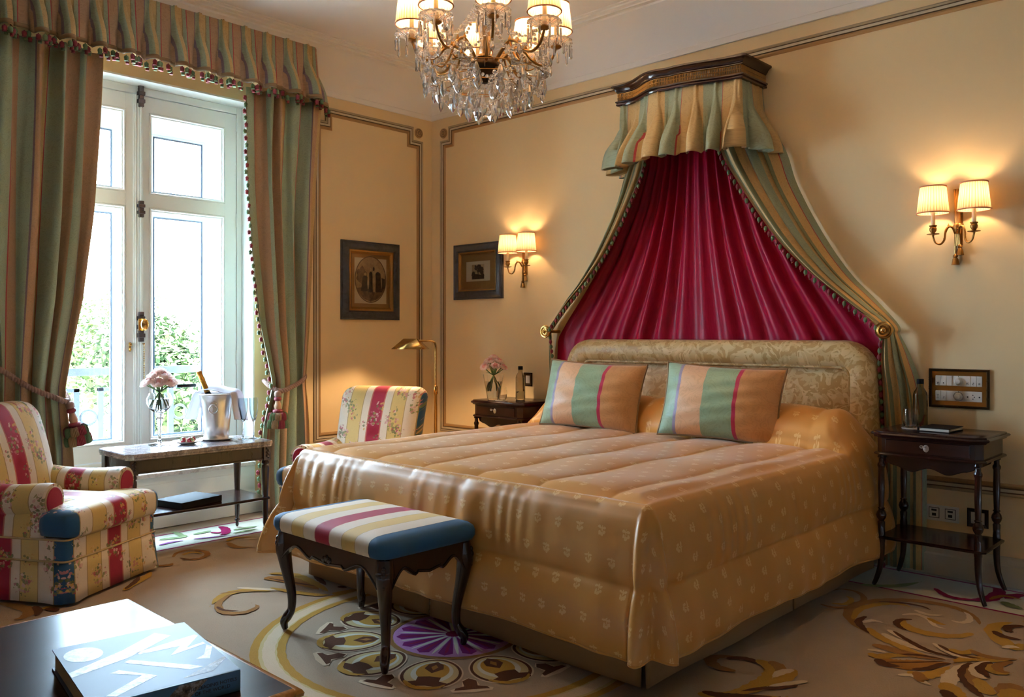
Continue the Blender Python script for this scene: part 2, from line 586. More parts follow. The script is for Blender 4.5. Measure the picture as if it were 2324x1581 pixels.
# ================================================================ WINDOW
# painted reveal lining
b = MB()
b.box(-.45, 0, WY1 - .012, WY1, WZ0, WZ1); b.box(-.45, 0, WY0, WY0 + .012, WZ0, WZ1); b.box(-.45, 0, WY0, WY1, WZ1 - .012, WZ1)
b.box(0, .006, WY0, WY1, .15, WZ0 - .03); b.box(.0, .012, WY0 + .08, WY1 - .08, .17, WZ0 - .08)
struct(b.build('trim_5', 'joinery', smooth=0))
def grainy_stone(name, c1, c2, c3, sc_=9, rough=.25, vein=.5):
    m = mat(name, c1, rough)
    t = NT(m)
    o = t.coord()
    n = t.noise(o, sc_, 7, .65, 1.5)
    v = t.n('ShaderNodeTexVoronoi', _p={'feature': 'DISTANCE_TO_EDGE'}, Vector=t.vmath('ADD', o, t.vmath('SCALE', t.noise(o, sc_ * 1.4, 4, out='Color'), .12)), Scale=sc_ * 2.4)
    c = t.ramp(n, [(.3, c1), (.5, c2), (.68, c3)])
    e = t.math('LESS_THAN', v.outputs['Distance'], .035)
    c = t.mix(t.math('MULTIPLY', e, vein), c, S(206, 196, 190))
    t.set(t.bsdf(), 'Base Color', c)
    return m
M['sill'] = grainy_stone('sill_stone', S(196, 190, 186), S(214, 210, 204), S(150, 140, 138), 14, .4, .1)
M['marble'] = grainy_stone('grey_purple_marble', S(88, 78, 84), S(132, 122, 126), S(176, 166, 166), 10, .16, .3)
struct(MB().box(-.12, .035, WY0 + .005, WY1 - .005, WZ0 - .03, WZ0).build('trim_6', 'sill', smooth=0, bevel=.006))
win = thing('window_1', 'tall white french window with two casements between the striped curtains', 'window', (0, -2.44, WZ0))
win['kind'] = 'structure'
def wm(): return MB()
Z0 = WZ0
def B(m, x0, x1, y0, y1, z0, z1, k=0):   # box in world coordinates, stored relative to the window root
    m.box(x0, x1, y0 + 2.44, y1 + 2.44, z0 - Z0, z1 - Z0, k)
fr = MB()
B(fr, WX - .06, WX + .01, WY1 - .05, WY1 - .012, Z0, WZ1 - .012); B(fr, WX - .06, WX + .01, WY0 + .012, WY0 + .05, Z0, WZ1 - .012)
B(fr, WX - .06, WX + .01, WY0 + .05, WY1 - .05, 2.90, WZ1 - .012); B(fr, WX - .07, WX + .012, WY0 + .05, WY1 - .05, Z0, Z0 + .075)
B(fr, -.46, WX - .06, WY1 - .03, WY1 - .012, Z0, WZ1 - .012); B(fr, -.46, WX - .06, WY0 + .012, WY0 + .03, Z0, WZ1 - .012); B(fr, -.46, WX - .06, WY0 + .03, WY1 - .03, 2.92, WZ1 - .012); B(fr, -.46, WX - .07, WY0 + .03, WY1 - .03, Z0, Z0 + .06)
fr.build('window_frame', 'joinery', win, smooth=0, bevel=.004)
def casement(name, xf, y0, y1, sl, sr, z0, z1, rails, th=.05, glassx=None):
    """leaf with stile widths sl/sr and rails [(z0,z1)] bottom..top; returns root mesh"""
    m = MB()
    B(m, xf - th, xf, y0, y0 + sl, z0, z1); B(m, xf - th, xf, y1 - sr, y1, z0, z1)
    for a, c in rails:
        B(m, xf - th + .001, xf - .001, y0 + sl, y1 - sr, a, c)
    gp = []
    for (a, c), (d, e) in zip(rails, rails[1:]):
        ring = [(y0 + sl, c), (y1 - sr, c), (y1 - sr, d), (y0 + sl, d)]
        m.sweep([(0, 0), (.004, .008), (.012, .006), (.016, -.004), (.024, -.008), (.024, -.02)], ring, True, lambda y, z, h: (xf + h - .004, y + 2.44, z - Z0), 0)
        gp.append(ring)
    if name == 'outer_casement':
        for r in gp:
            m.sweep([(.018, -.006), (.018, .002), (.027, .002), (.027, -.006)], r, True, lambda y, z, h: (xf + h - .004, y + 2.44, z - Z0), 1)
    o = m.build(name, ['joinery', 'gasket'], win, smooth=30)
    for r in gp:
        g = MB()
        (ya, za), (yb, _), (_, zb), _ = r
        g.add([(xf - th * .5, ya + 2.44, za - Z0), (xf - th * .5, yb + 2.44, za - Z0), (xf - th * .5, yb + 2.44, zb - Z0), (xf - th * .5, ya + 2.44, zb - Z0)], [(0, 1, 2, 3)])
        g.build('glass_pane', 'pane', o, smooth=0)
    return o
rl = [(Z0 + .08, .560), (2.145, 2.235), (2.79, 2.895)]
casement('casement', WX, -2.438, WY1 - .052, .046, .087, Z0 + .08, 2.895, rl)
casement('casement', WX, WY0 + .052, -2.500, .087, .046, Z0 + .08, 2.895, rl)
ro = [(Z0 + .065, .548), (2.135, 2.275), (2.705, 2.915)]
casement('outer_casement', -.40, -2.40, WY1 - .035, .122, .146, Z0 + .065, 2.915, ro, .045)
casement('outer_casement', -.40, WY0 + .035, -2.40, .146, .13, Z0 + .065, 2.915, ro, .045)
m = MB()   # meeting astragal with its fluted rounds
B(m, WX - .02, WX + .014, -2.500, -2.436, Z0 + .08, 2.895)
for yy, r in ((-2.486, .007), (-2.468, .010), (-2.449, .007)):
    m.tube([(WX + .014, yy + 2.44, .09), (WX + .014, yy + 2.44, 2.52)], r, 8)
m.build('astragal', 'joinery', win, smooth=40, bevel=.002)
m = MB()   # espagnolette bolt with its guides
m.tube([(WX + .03, -.018, .1), (WX + .03, -.018, 2.53)], .006, 8)
m.build('bolt_rod', 'joinery', win)
def guide(z, h, k):
    m = MB()
    for i in range(k):
        a = z + h * i / k
        w = .022 if i % 2 else .015
        m.box(WX + .012, WX + .046 + (.004 if i % 2 else 0), -.018 - w, -.018 + w, a, a + h / k)
    return m
g = guide(2.44, .13, 5); g.sph((WX + .03, -.018, 2.575), (.018, .02, .025), 10, 6); g.build('bolt_guide', 'steel', win, bevel=.003)
guide(1.70, .11, 5).build('bolt_guide', 'steel', win, bevel=.003)
g = guide(.865, .20, 7); g.build('bolt_guide', 'steel', win, bevel=.003)
m = MB()   # oval brass knob
m.box(WX + .044, WX + .056, -.042, .006, .94, 1.02)
m.tube([(WX + .05, -.016, .98), (WX + .085, -.016, .98)], .008, 10)
n_ = 24
for pr in [[(.0, .100), (.016, .098), (.024, .092), (.026, .085), (.02, .08), (0, .08)]]:
    vs = [(WX + h, -.016 + r * cos(2 * PI * j / n_), .98 + 1.55 * r * sin(2 * PI * j / n_)) for r, h in pr for j in range(n_)]
    m.add(vs, [(i * n_ + j, i * n_ + (j + 1) % n_, (i + 1) * n_ + (j + 1) % n_, (i + 1) * n_ + j) for i in range(len(pr) - 1) for j in range(n_)])
m.build('knob', 'brass', win)
m = MB()
m.box(WX, WX + .006, -.088, -.072, .80, .86); m.sph((WX + .008, -.08, .845), (.008, .012, .012), 10, 6); m.sph((WX + .008, -.08, .815), (.008, .009, .01), 10, 6)
m.build('key_plate', 'brass', win, bevel=.002)
m = MB()
for i in range(16):
    m.sph((WX + .03, .002, .845 - i * .0155), (.004, .004, .0075), 6, 5)
m.tube([(WX, .002, .85), (WX + .034, .002, .852)], .005, 8)
m.build('pull_chain', 'brass', win)
for zz in (.75, 1.75, 2.45):
    MB().tube([(WX + .006, .692, zz - .05), (WX + .006, .692, zz + .05)], .008, 8).build('hinge', 'joinery', win)
# ================================================================ OUTSIDE
rail = thing('balcony_railing', 'grey painted iron balcony railing with ring ornaments outside the window', 'railing', (-.78, -2.44, .30))
m = MB(); m.box(-.025, .025, -1.2, 1.2, .69, .745); m.box(-.012, .012, -1.2, 1.2, .06, .085)
m.build('handrail', 'iron', rail, bevel=.004)
for i, yy in enumerate((-.62, -.205, -.04, .235, .475, .72, 1.0)):
    m = MB(); m.box(-.012, .012, yy - .02, yy + .02, .085, .60 if i not in (3,) else .60)
    m.box(-.012, .012, yy - (.2 if i % 2 else .02), yy + (.02 if i % 2 else .2), .575, .60)
    m.build('baluster', 'iron', rail, bevel=.002)
for yy in (-.122, .545, -.8):
    MB().tube([(0, yy + .052 * cos(a * PI / 14), .39 + .052 * sin(a * PI / 14)) for a in range(28)], .010, 6, closed=True).build('ring', 'iron', rail)
struct(MB().box(-1.0, -.5, -4.2, -.8, .10, .28).build('trim_7', 'sill', smooth=0))
M['stone'] = paint('pale_facade_stone', S(92, 86, 84), .15, 2, .8)
M['brick'] = paint('pink_brick', S(66, 52, 48), .2, 4, .8)
M['slate'] = paint('roof_slate', S(100, 102, 112), .15, 3, .7)
M['pane_d'] = mat('dark_window', S(120, 130, 146), .2)
bl = thing('neighbouring_building', 'pale brick building with a hipped slate roof across the street', 'building', (-40, 9.2, -9), math.radians(38))
MB().box(-7, 0, -16, 3.4, 0, 9.2).build('wall', 'brick', bl, smooth=0)
m = MB(); m.box(-7.2, .25, -16, 3.6, 9.2, 9.9); m.box(-7.1, .15, -16, 3.5, 6.9, 7.2); m.build('cornice', 'stone', bl, smooth=0)
m = MB(); m.add([(-7.6, -16, 9.9), (.5, -16, 9.9), (.5, 4, 9.9), (-7.6, 4, 9.9), (-3.5, -12, 12.2), (-3.5, -.5, 12.2)], [(0, 1, 4), (1, 2, 5, 4), (2, 3, 5), (3, 0, 4, 5)]); m.build('roof', 'slate', bl, smooth=0)
for i in range(6):
    m = MB(); y0 = 1.6 - i * 2.6
    m.box(0, .08, y0 - .55, y0 + .55, 7.5, 8.9); f = m.build('window', 'stone', bl, smooth=0)
    MB().box(.06, .1, y0 - .4, y0 + .4, 7.6, 8.8).build('pane', 'pane_d', f, smooth=0)
M['leaf'] = mat('tree_leaf', S(120, 150, 70), .8, 0, .03)
t = NT(M['leaf'])
t.set(t.bsdf(), 'Base Color', t.ramp(t.noise(t.coord(), .9, 3), [(.3, S(20, 32, 18)), (.7, S(42, 54, 28))]))
M['bark'] = mat('bark', S(92, 78, 64), .9)
def tree(loc, r, h, n, label, ls=.15):
    rt = thing('tree', label, 'tree', loc, 0, 'trees outside the window')
    m = MB()
    rnd = random.Random(int(abs(loc[0] * 100)))
    blobs = [(Vector((rnd.uniform(-.6, .6) * r, rnd.uniform(-.6, .6) * r, h + rnd.uniform(-.7, .55) * r)), r * rnd.uniform(.35, .6)) for _ in range(9)]
    vs, fs = [], []
    for i in range(n):
        c, br = blobs[i % 9]
        d = Vector((rnd.gauss(0, 1), rnd.gauss(0, 1), rnd.gauss(0, 1))).normalized()
        p = c + d * br * rnd.uniform(.75, 1.05)
        u = Vector((rnd.gauss(0, 1), rnd.gauss(0, 1), rnd.gauss(0, .5))).normalized() * ls * rnd.uniform(.5, 1.2)
        w = d.cross(u).normalized() * u.length * .55
        k = len(vs)
        vs += [p - u, p + w, p + u, p - w]
        fs.append((k, k + 1, k + 2, k + 3))
    m.add(vs, fs).build('foliage', 'leaf', rt, smooth=0)
    m = MB()
    m.tube([(0, 0, 0), (.05, 0, h * .5), (0, .05, h)], [.22, .16, .08], 8)
    for c, br in blobs:
        m.tube([(0, 0, h * .55), tuple(c * .6 + Vector((0, 0, h * .25))), tuple(c)], [.09, .06, .03], 5)
    m.build('trunk', 'bark', rt)
    return rt
for loc, r, h, lb in (((-24.5, 7.9, -9), 2.6, 9.0, 'tall pale green tree outside the right half of the window, farthest of the near ones'),
                      ((-20.3, 7.4, -9), 2.1, 8.2, 'bushy green tree outside the window just above the handrail'),
                      ((-16.0, 5.9, -9), 2.0, 7.6, 'broad green tree beyond the balcony railing behind the champagne bucket'),
                      ((-12.2, 2.6, -9), 1.5, 7.2, 'low green tree outside, seen behind the tall vase of roses'),
                      ((-49.0, 15.4, -9), 3.8, 10.2, 'distant hazy tree rising behind the roof of the neighbouring building')):
    tree(loc, r, h, 5200, lb)
struct(MB().box(-90, -1.2, -40, 60, -9.2, -9).build('ground', mat('street_ground', S(226, 222, 214), .9), smooth=0))
# ================================================================ CURTAINS
G_GOLD, G_GREEN, G_TAN, G_RED, G_MAUVE, G_GRN2 = S(196, 166, 114), S(150, 160, 134), S(176, 142, 110), S(170, 66, 70), S(124, 106, 114), S(128, 142, 118)
CURT = [(0, S(160, 176, 148)), (.29, G_RED), (.312, G_TAN), (.48, S(156, 170, 144)), (.66, G_MAUVE), (.68, S(186, 150, 116)), (.90, G_GOLD), (.985, G_RED)]
M['curtain'] = striped('striped_damask_curtain', .62, CURT, .5, .22, 16)
M['braid'] = paint('woven_braid', S(142, 112, 78), .35, 90, .8)
M['tassel_red'] = paint('crimson_silk_tassel', S(128, 34, 48), .3, 60, .6, .3)
M['tassel_green'] = paint('green_silk_tassel', S(92, 116, 78), .3, 60, .6, .3)
M['tassel_tan'] = paint('tan_silk_tassel', S(184, 142, 108), .25, 60, .6, .3)
M['rope'] = paint('mauve_tan_rope', S(150, 118, 104), .4, 80, .7, .3)
def fold_fn(n, seed):
    rnd = random.Random(seed)
    ph = [rnd.uniform(0, 2 * PI) for _ in range(4)]
    def f(s, drift=0.):
        a = 2 * PI * n * s + .9 * sin(2 * PI * s * 1.7 + ph[0]) + drift
        w = sin(a)
        return (abs(w) ** .75) * (1 if w > 0 else -1) * (.75 + .35 * sin(2 * PI * s * 2.3 + ph[1]))
    return f
def curtain(root, edges, x0, n, amp, W, uoff, seed, z0, z1, nu=220, nv=56):
    f = fold_fn(n, seed)
    def fn(a, b):
        z = lerp(z1, z0, b)
        yl, yr, am, xo = interp(edges, -z)
        y = lerp(yl, yr, a)
        e = min(1, min(a, 1 - a) * 14)
        return (x0 + xo + am * amp * f(a, .5 * sin(z * 1.3)) * (.35 + .65 * e), y + .010 * sin(a * 40 + z * 2), z)
    return MB().grid(fn, nu, nv, 0, lambda a, b, p: (a * W + uoff, p[2])).build('drape', 'curtain', root, smooth=180, solid=.004)
# tables: (-z, y left, y right, fold amplitude, x offset)
ER = [(-3.02, -1.845, -1.225, 1, 0), (-2.4, -1.83, -1.275, 1, 0), (-1.9, -1.805, -1.30, 1, .01), (-1.34, -1.755, -1.335, .9, .03), (-1.05, -1.70, -1.37, .75, .05), (-.93, -1.675, -1.385, .55, .055), (-.82, -1.70, -1.37, .65, .05), (-.65, -1.735, -1.345, .85, .03), (-.3, -1.745, -1.325, 1, .01), (0, -1.72, -1.32, 1, 0)]
EL = [(-3.02, -3.64, -2.815, 1, 0), (-2.6, -3.64, -2.835, 1, 0), (-2.0, -3.64, -2.875, 1, .02), (-1.5, -3.62, -2.935, .9, .04), (-1.17, -3.58, -3.005, .75, .06), (-.95, -3.56, -3.045, .6, .07), (-.82, -3.57, -3.03, .7, .06), (-.6, -3.58, -2.995, .9, .03), (-.3, -3.6, -2.975, 1, .01), (0, -3.6, -2.96, 1, 0)]
cr = thing('curtain', 'long striped green and gold curtain tied back on the right of the window', 'curtain', group='tied-back window curtains')
curtain(cr, ER, .135, 5, .058, 1.20, .01, 3, .004, 3.02)
cl = thing('curtain', 'long striped green and gold curtain tied back left of the window', 'curtain', group='tied-back window curtains')
curtain(cl, EL, .135, 6, .060, 1.65, .155, 5, .004, 3.02, 260)
def bell(m, p, k, s=1., tilt=(0, 0)):
    """one bead of the bell-shaped fringe"""
    x, y, z = p
    h = .034 * s
    r = .0125 * s
    m.lathe([(r * .25, 0), (r * .35, -h * .12), (r * .9, -h * .22), (r * 1.05, -h * .5), (r * .8, -h * .82), (r * 1.0, -h)], 8, (x, y, z), k)
# bobble fringe down the leading edge of the right curtain and a bit of the left one
def fringe_edge(root, edges, side, x0, z0, z1, step=.047):
    m = MB()
    i = 0
    z = z1
    while z > z0:
        yl, yr, am, xo = interp(edges, -z)
        y = (yl - .012) if side == 'l' else (yr + .012)
        bell(m, (x0 + xo + .01, y + .006 * sin(i * 2.1), z), i % 2, 1.0)
        i += 1
        z -= step
    m.tube([(x0 + interp(edges, -zz)[3] + .01, (interp(edges, -zz)[0] - .003 if side == 'l' else interp(edges, -zz)[1] + .003), zz) for zz in [z1 - j * (z1 - z0) / 40 for j in range(41)]], .004, 6, 2)
    m.build('bobble_fringe', ['tassel_red', 'tassel_green', 'braid'], root, smooth=60)
fringe_edge(cr, ER, 'l', .135, .12, 2.96)
# ---------------------------------------------------------------- pleated valances
def pleated(root, name, path, pleats, zt, zb, flare, mat_, bulge=.05, u_of=None, nv=30, nu_per=1, sag=.012, pinch=.17, width=.30):
    """path(s) -> (x, y, nx, ny) with s in metres along the heading; pleats = list of s"""
    S0, S1 = path.range
    nu = int((S1 - S0) / .0065)
    def fn(a, b):
        s = lerp(S0, S1, a)
        x, y, nx, ny = path(s)
        j = min(range(len(pleats)), key=lambda i: abs(pleats[i] - s))
        gap = min(abs(pleats[j] - pleats[i]) for i in (j - 1, j + 1) if 0 <= i < len(pleats))
        d = (s - pleats[j]) / gap
        v = b
        if v < pinch:
            t = v / pinch
            amp, wd = lerp(.016, .007, t), lerp(.10, .045, t)
        else:
            t = (v - pinch) / (1 - pinch)
            amp, wd = lerp(.007, bulge, smooth01(t * 1.15)), lerp(.045, width, min(1, t * 1.5) ** .8)
        q = abs(d) / wd
        h = amp * (1 - q * q) ** .5 if q < 1 else 0
        if v < pinch and q < 1:
            h *= .7 + .3 * cos(d / wd * 3 * PI)
        elif q < 1:
            tt = (v - pinch) / (1 - pinch)
            h *= 1 - .35 * (1 - tt) * math.exp(-(d / wd * 2.6) ** 2)
        trough = 0
        if q >= 1 and v > pinch:
            t = (v - pinch) / (1 - pinch)
            r = (abs(d) - wd) / max(.5 - wd, .01)
            trough = -.034 * t * math.exp(-r * r * 10)
        lift = flare * v ** 1.3
        z = lerp(zt, zb, v) - (sag * v * v * (1 if q < 1 else -.3))
        sw = .012 * v * sin(j * 2.4)
        return (x + nx * (h + trough + lift) + ny * sw, y + ny * (h + trough + lift) - nx * sw, z)
    uvf = u_of or (lambda s: s)
    g = MB().grid(fn, nu, nv, 0, lambda a, b, p: (uvf(lerp(S0, S1, a)), p[2]))
    o = g.build(name, mat_, root, smooth=180, solid=.003)
    return o, fn, (S0, S1)
class Path:
    """polyline heading with outward normal on the left-hand side given by sign"""
    def __init__(s, pts, sign=1):
        s.P = [Vector(p) for p in pts]
        s.L = [0]
        for a, b in zip(s.P, s.P[1:]):
            s.L.append(s.L[-1] + (b - a).length)
        s.range = (0, s.L[-1])
        s.sign = sign
    def nrm(s, i):
        i = max(0, min(len(s.P) - 2, i))
        d = (s.P[i + 1] - s.P[i]).normalized()
        return Vector((d.y, -d.x)) * s.sign
    def __call__(s, q):
        i = 0
        while i < len(s.P) - 2 and q > s.L[i + 1]:
            i += 1
        t = (q - s.L[i]) / max(s.L[i + 1] - s.L[i], 1e-6)
        p = s.P[i].lerp(s.P[i + 1], t)
        n = s.nrm(i)
        if t < .5 and i > 0:
            n = n.lerp(s.nrm(i - 1), .5 - t)
        elif t >= .5 and i < len(s.P) - 2:
            n = n.lerp(s.nrm(i + 1), t - .5)
        n = n.normalized()
        return p.x, p.y, n.x, n.y
VAL = [(0, G_GOLD), (.13, G_GOLD), (.26, S(150, 134, 96)), (.30, G_GREEN), (.44, G_RED), (.475, G_TAN), (.80, G_MAUVE), (.835, G_GREEN), (.985, G_GOLD)]
PL = .1665
M['valance_cloth'] = striped('striped_valance_damask', PL, VAL, .5, .22, 16, offset=.14)
vr = thing('window_valance', 'pinch-pleated striped valance with crimson and green bobble fringe above the window', 'valance')
pth = Path([(.165, -3.66), (.165, -2.8), (.165, -2.0), (.165, -1.295), (.15, -1.275), (.02, -1.265)], 1)
L_end = -1.347 + 3.66
pl = [L_end + PL - .02 - i * PL for i in range(15)][::-1]
pl = [p for p in pl if p < L_end + .01] + [L_end + .15]
MB().box(.0, .16, -3.65, -1.28, 3.36, 3.40).build('pelmet_board', 'trim_b', vr, smooth=0)
vo, vfn, (s0, s1) = pleated(vr, 'pleated_cloth', pth, pl, 3.437, 3.035, .035, 'valance_cloth', bulge=.10, width=.24, u_of=lambda s: s - L_end, sag=.02)
m = MB()    # woven braid along the hem
nb = 420
m.grid(lambda a, b: Vector(vfn(a, lerp(.935, .995, b))) + Vector((.005, 0, 0)), nb, 2)
m.build('braid_trim', 'braid', vr, smooth=180, solid=.003)
m = MB()
m2 = MB()
bell_proto = []
for q in (0, 1):
    mb_ = MB()
    bell(mb_, (0, 0, 0), 0, 1.12)
    bell_proto.append(mb_.build('fringe_bobble', ['tassel_red', 'tassel_green'][q], smooth=60))
nbell = 96
for i in range(nbell):
    a = (i + .5) / nbell
    p = Vector(vfn(a, 1.0))
    o = bell_proto[i % 2].copy()
    col.objects.link(o)
    o.parent = vr
    o.location = (p.x + .004, p.y, p.z - .004 - .004 * (i % 3))
    bell(m2, (p.x - .010, p.y + .012, p.z - .026 - .005 * (i % 2)), (i + 1) % 2, .95)
for o in bell_proto:
    bpy.data.objects.remove(o)
tag(m2.build('bobble_fringe_lining', ['tassel_red', 'tassel_green'], vr, smooth=60), kind='stuff')
# ---------------------------------------------------------------- rope tiebacks with key tassels
def twisted(m, path, r, k=0, pitch=.035):
    P = spline(path, 26)
    for ph in (0, PI):
        q = []
        L = 0
        for i, p in enumerate(P):
            if i:
                L += (p - P[i - 1]).length
            t = (P[min(i + 1, len(P) - 1)] - P[max(0, i - 1)]).normalized()
            u = t.orthogonal().normalized()
            u = (Vector((0, 0, 1)) - t * t.z).normalized()
            w = t.cross(u)
            a = L / pitch * 2 * PI + ph
            q.append(p + (u * cos(a) + w * sin(a)) * r * .55)
        m.tube(q, r * .62, 6, k)
def tieback(name, loc, pts, hang, label, tilt=0.):
    rt = thing(name, label, 'curtain tieback', loc, group='rope tiebacks')
    m = MB(); twisted(m, pts, .016); m.build('rope', 'rope', rt, smooth=60)
    tr = MB()
    tr.lathe([(.0, .02), (.02, .012), (.026, 0), (.024, -.02), (.016, -.03)], 12)                       # knot
    tr.lathe([(.018, -.026), (.026, -.034), (.026, -.046), (.018, -.054)], 12, m=1)
    tr.lathe([(.016, -.05), (.017, -.062), (.022, -.078), (.025, -.095), (.022, -.115), (.018, -.12)], 12, m=2)
    tr.lathe([(.026, -.112), (.036, -.122), (.034, -.138), (.024, -.148)], 12, m=1)
    to = tr.build('tassel_head', ['rope', 'tassel_red', 'tassel_tan'], rt, smooth=60, loc=hang, rot=(tilt, 0, 0))
    def strands(c, r0, r1, h, k, mm):
        n = 40
        vs, fs = [], []
        for (q, z) in ((.35, 0), (.8, -.18), (1, -.55), (1.0, -.9), (.7, -1.)):
            for j in range(n):
                a = 2 * PI * j / n
                w = lerp(r0, r1, q) * (1 + .20 * (j % 2))
                vs.append((c[0] + w * cos(a), c[1] + w * sin(a), c[2] + z * h))
        fs = [(i * n + j, i * n + (j + 1) % n, (i + 1) * n + (j + 1) % n, (i + 1) * n + j) for i in range(4) for j in range(n)]
        fs.append(tuple(4 * n + j for j in range(n)))
        mm.add(vs, fs, k)
    ts = MB()
    cols_ = [0, 1, 0, 2, 1, 0, 1, 2]
    for j in range(8):
        a = 2 * PI * j / 8 + .3
        strands((.042 * cos(a), .042 * sin(a), -.135), .008, .024, .058, cols_[j], ts)
        strands((.050 * cos(a + .4), .050 * sin(a + .4), -.185), .008, .024, .062, cols_[(j + 1) % 8], ts)
    strands((0, 0, -.14), .02, .055, .10, 1, ts)
    ts.build('tassel_skirt', ['tassel_red', 'tassel_green', 'braid'], rt, smooth=50, loc=hang, rot=(tilt, 0, 0))
    return rt
tieback('curtain_tieback', (0, 0, 0), [(.03, -1.40, 1.0), (.16, -1.385, .985), (.225, -1.45, .945), (.245, -1.55, .905), (.245, -1.625, .882), (.205, -1.665, .90), (.13, -1.672, .93), (.03, -1.64, .95)], (.25, -1.66, .868), 'rope tieback with crimson and green tassel on the right window curtain')
tieback('curtain_tieback', (0, 0, 0), [(.03, -3.55, 1.17), (.17, -3.56, 1.16), (.235, -3.42, 1.10), (.245, -3.26, .985), (.25, -3.12, .915), (.225, -3.045, .888), (.12, -3.025, .93), (.02, -3.05, .97)], (.235, -3.035, .872), 'rope tieback with crimson and green tassel on the left window curtain', .22)
# ================================================================ BED
M['spread'] = satin('gold_satin_quilt', S(206, 148, 74), S(188, 128, 58), S(240, 208, 150), .38, .105)
M['skirt'] = paint('gold_brown_bed_skirt', S(150, 108, 62), .2, 4, .75, .1)
M['ticking'] = mat('mattress_ticking', S(222, 214, 200), .9)
BX = 2.74
bed = thing('bed', 'wide double bed with a gold damask headboard and tailored brown skirt', 'bed', (BX, 0, 0))
MB().box(-1.05, 1.06, -2.31, -.14, .24, .60).build('mattress', 'ticking', bed, bevel=.05, bseg=3)
def skirt_panel(a, c, n0):
    """vertical panel from a to c (x,y), slightly wavy at the hem"""
    A, C = Vector(a), Vector(c)
    d = (C - A).normalized()
    n = Vector((d.y, -d.x))
    def fn(s, v):
        p = A.lerp(C, s) + n * (.006 * sin(s * 9 + n0) * (1 - v) + .012 * (1 - v))
        return (p.x, p.y, lerp(.006, .30, v))
    return MB().grid(fn, 40, 4, 0).build('skirt_panel', 'skirt', bed, smooth=180, solid=.008)
skirt_panel((-1.06, -2.315), (-.10, -2.315), 1); skirt_panel((-.08, -2.315), (1.06, -2.315), 2)
skirt_panel((1.07, -2.315), (1.07, -1.13), 3); skirt_panel((1.07, -1.11), (1.07, -.14), 4)
skirt_panel((-1.07, -.14), (-1.07, -2.315), 5)
# headboard -------------------------------------------------------
M['damask'] = mat('gold_brocade', S(190, 160, 104), .42, Sheen_Weight=.1)
t = NT(M['damask'])
uv = t.coord('UV')
d1 = damask(t, uv, 9, 3.6)
d2 = damask(t, t.vmath('ADD', uv, (3, 1, 0)), 15, 2.2)
dm = t.math('MAXIMUM', d1, t.math('MULTIPLY', d2, .6))
t.set(t.bsdf(), 'Base Color', t.mix(dm, S(182, 146, 86), S(216, 188, 134)))
t.set(t.bsdf(), 'Roughness', t.math('MULTIPLY_ADD', dm, .2, .36))
t.bump(dm, .3, .004)
hx, hz, hr = 1.1, 1.25, .20
def arch(x, z, r, z0, n=9):
    pts = [(x, z0)] + [(x - r + r * cos(a * PI / 2 / n), z - r + r * sin(a * PI / 2 / n)) for a in range(n + 1)]
    return pts + [(-p, q) for p, q in pts[::-1]]
op = arch(hx, hz, hr, .30)
m = MB()
pf = [(0, .02), (0, .06)] + [(.075 - .075 * cos(a * PI / 8), .075 + .055 * sin(a * PI / 8)) for a in range(1, 8)] + [(.15, .082), (.155, .04)]
k = len(op)
m.sweep(pf, op, False, lambda x, z, h: (x, -h - .045, z), 0)
L = [0]
for a, c in zip(op, op[1:]):
    L.append(L[-1] + math.hypot(a[0] - c[0], a[1] - c[1]))
m.uv = [(L[i // len(pf)], pf[i % len(pf)][0] + pf[i % len(pf)][1]) for i in range(len(m.v))]
m.build('headboard_border', 'damask', bed, smooth=60)
ip = arch(hx - .15, hz - .15, .06, .30, 5)
m = MB()
def pan(a, b):
    x = lerp(-(hx - .15), hx - .15, a); z = lerp(.30, hz - .15, b)
    e = min(1, min(a, 1 - a) * 12) * min(1, (1 - b) * 6 + .0)
    return (x, -.10 - .028 * e ** .5, z)
m.grid(pan, 60, 20, 0, lambda a, b, p: (p[0], p[2]))
m.build('headboard_panel', 'damask', bed, smooth=180)
m = MB(); m.tube([(x, -.133, z) for x, z in ip], .009, 8); m.build('headboard_piping', 'damask', bed, smooth=60)
m = MB(); m.poly(arch(hx - .01, hz - .01, hr, .05)[::1], (.075, .10), 0, lambda x, y, h: (x, -h, y)); m.build('headboard_back', 'damask', bed, smooth=30)
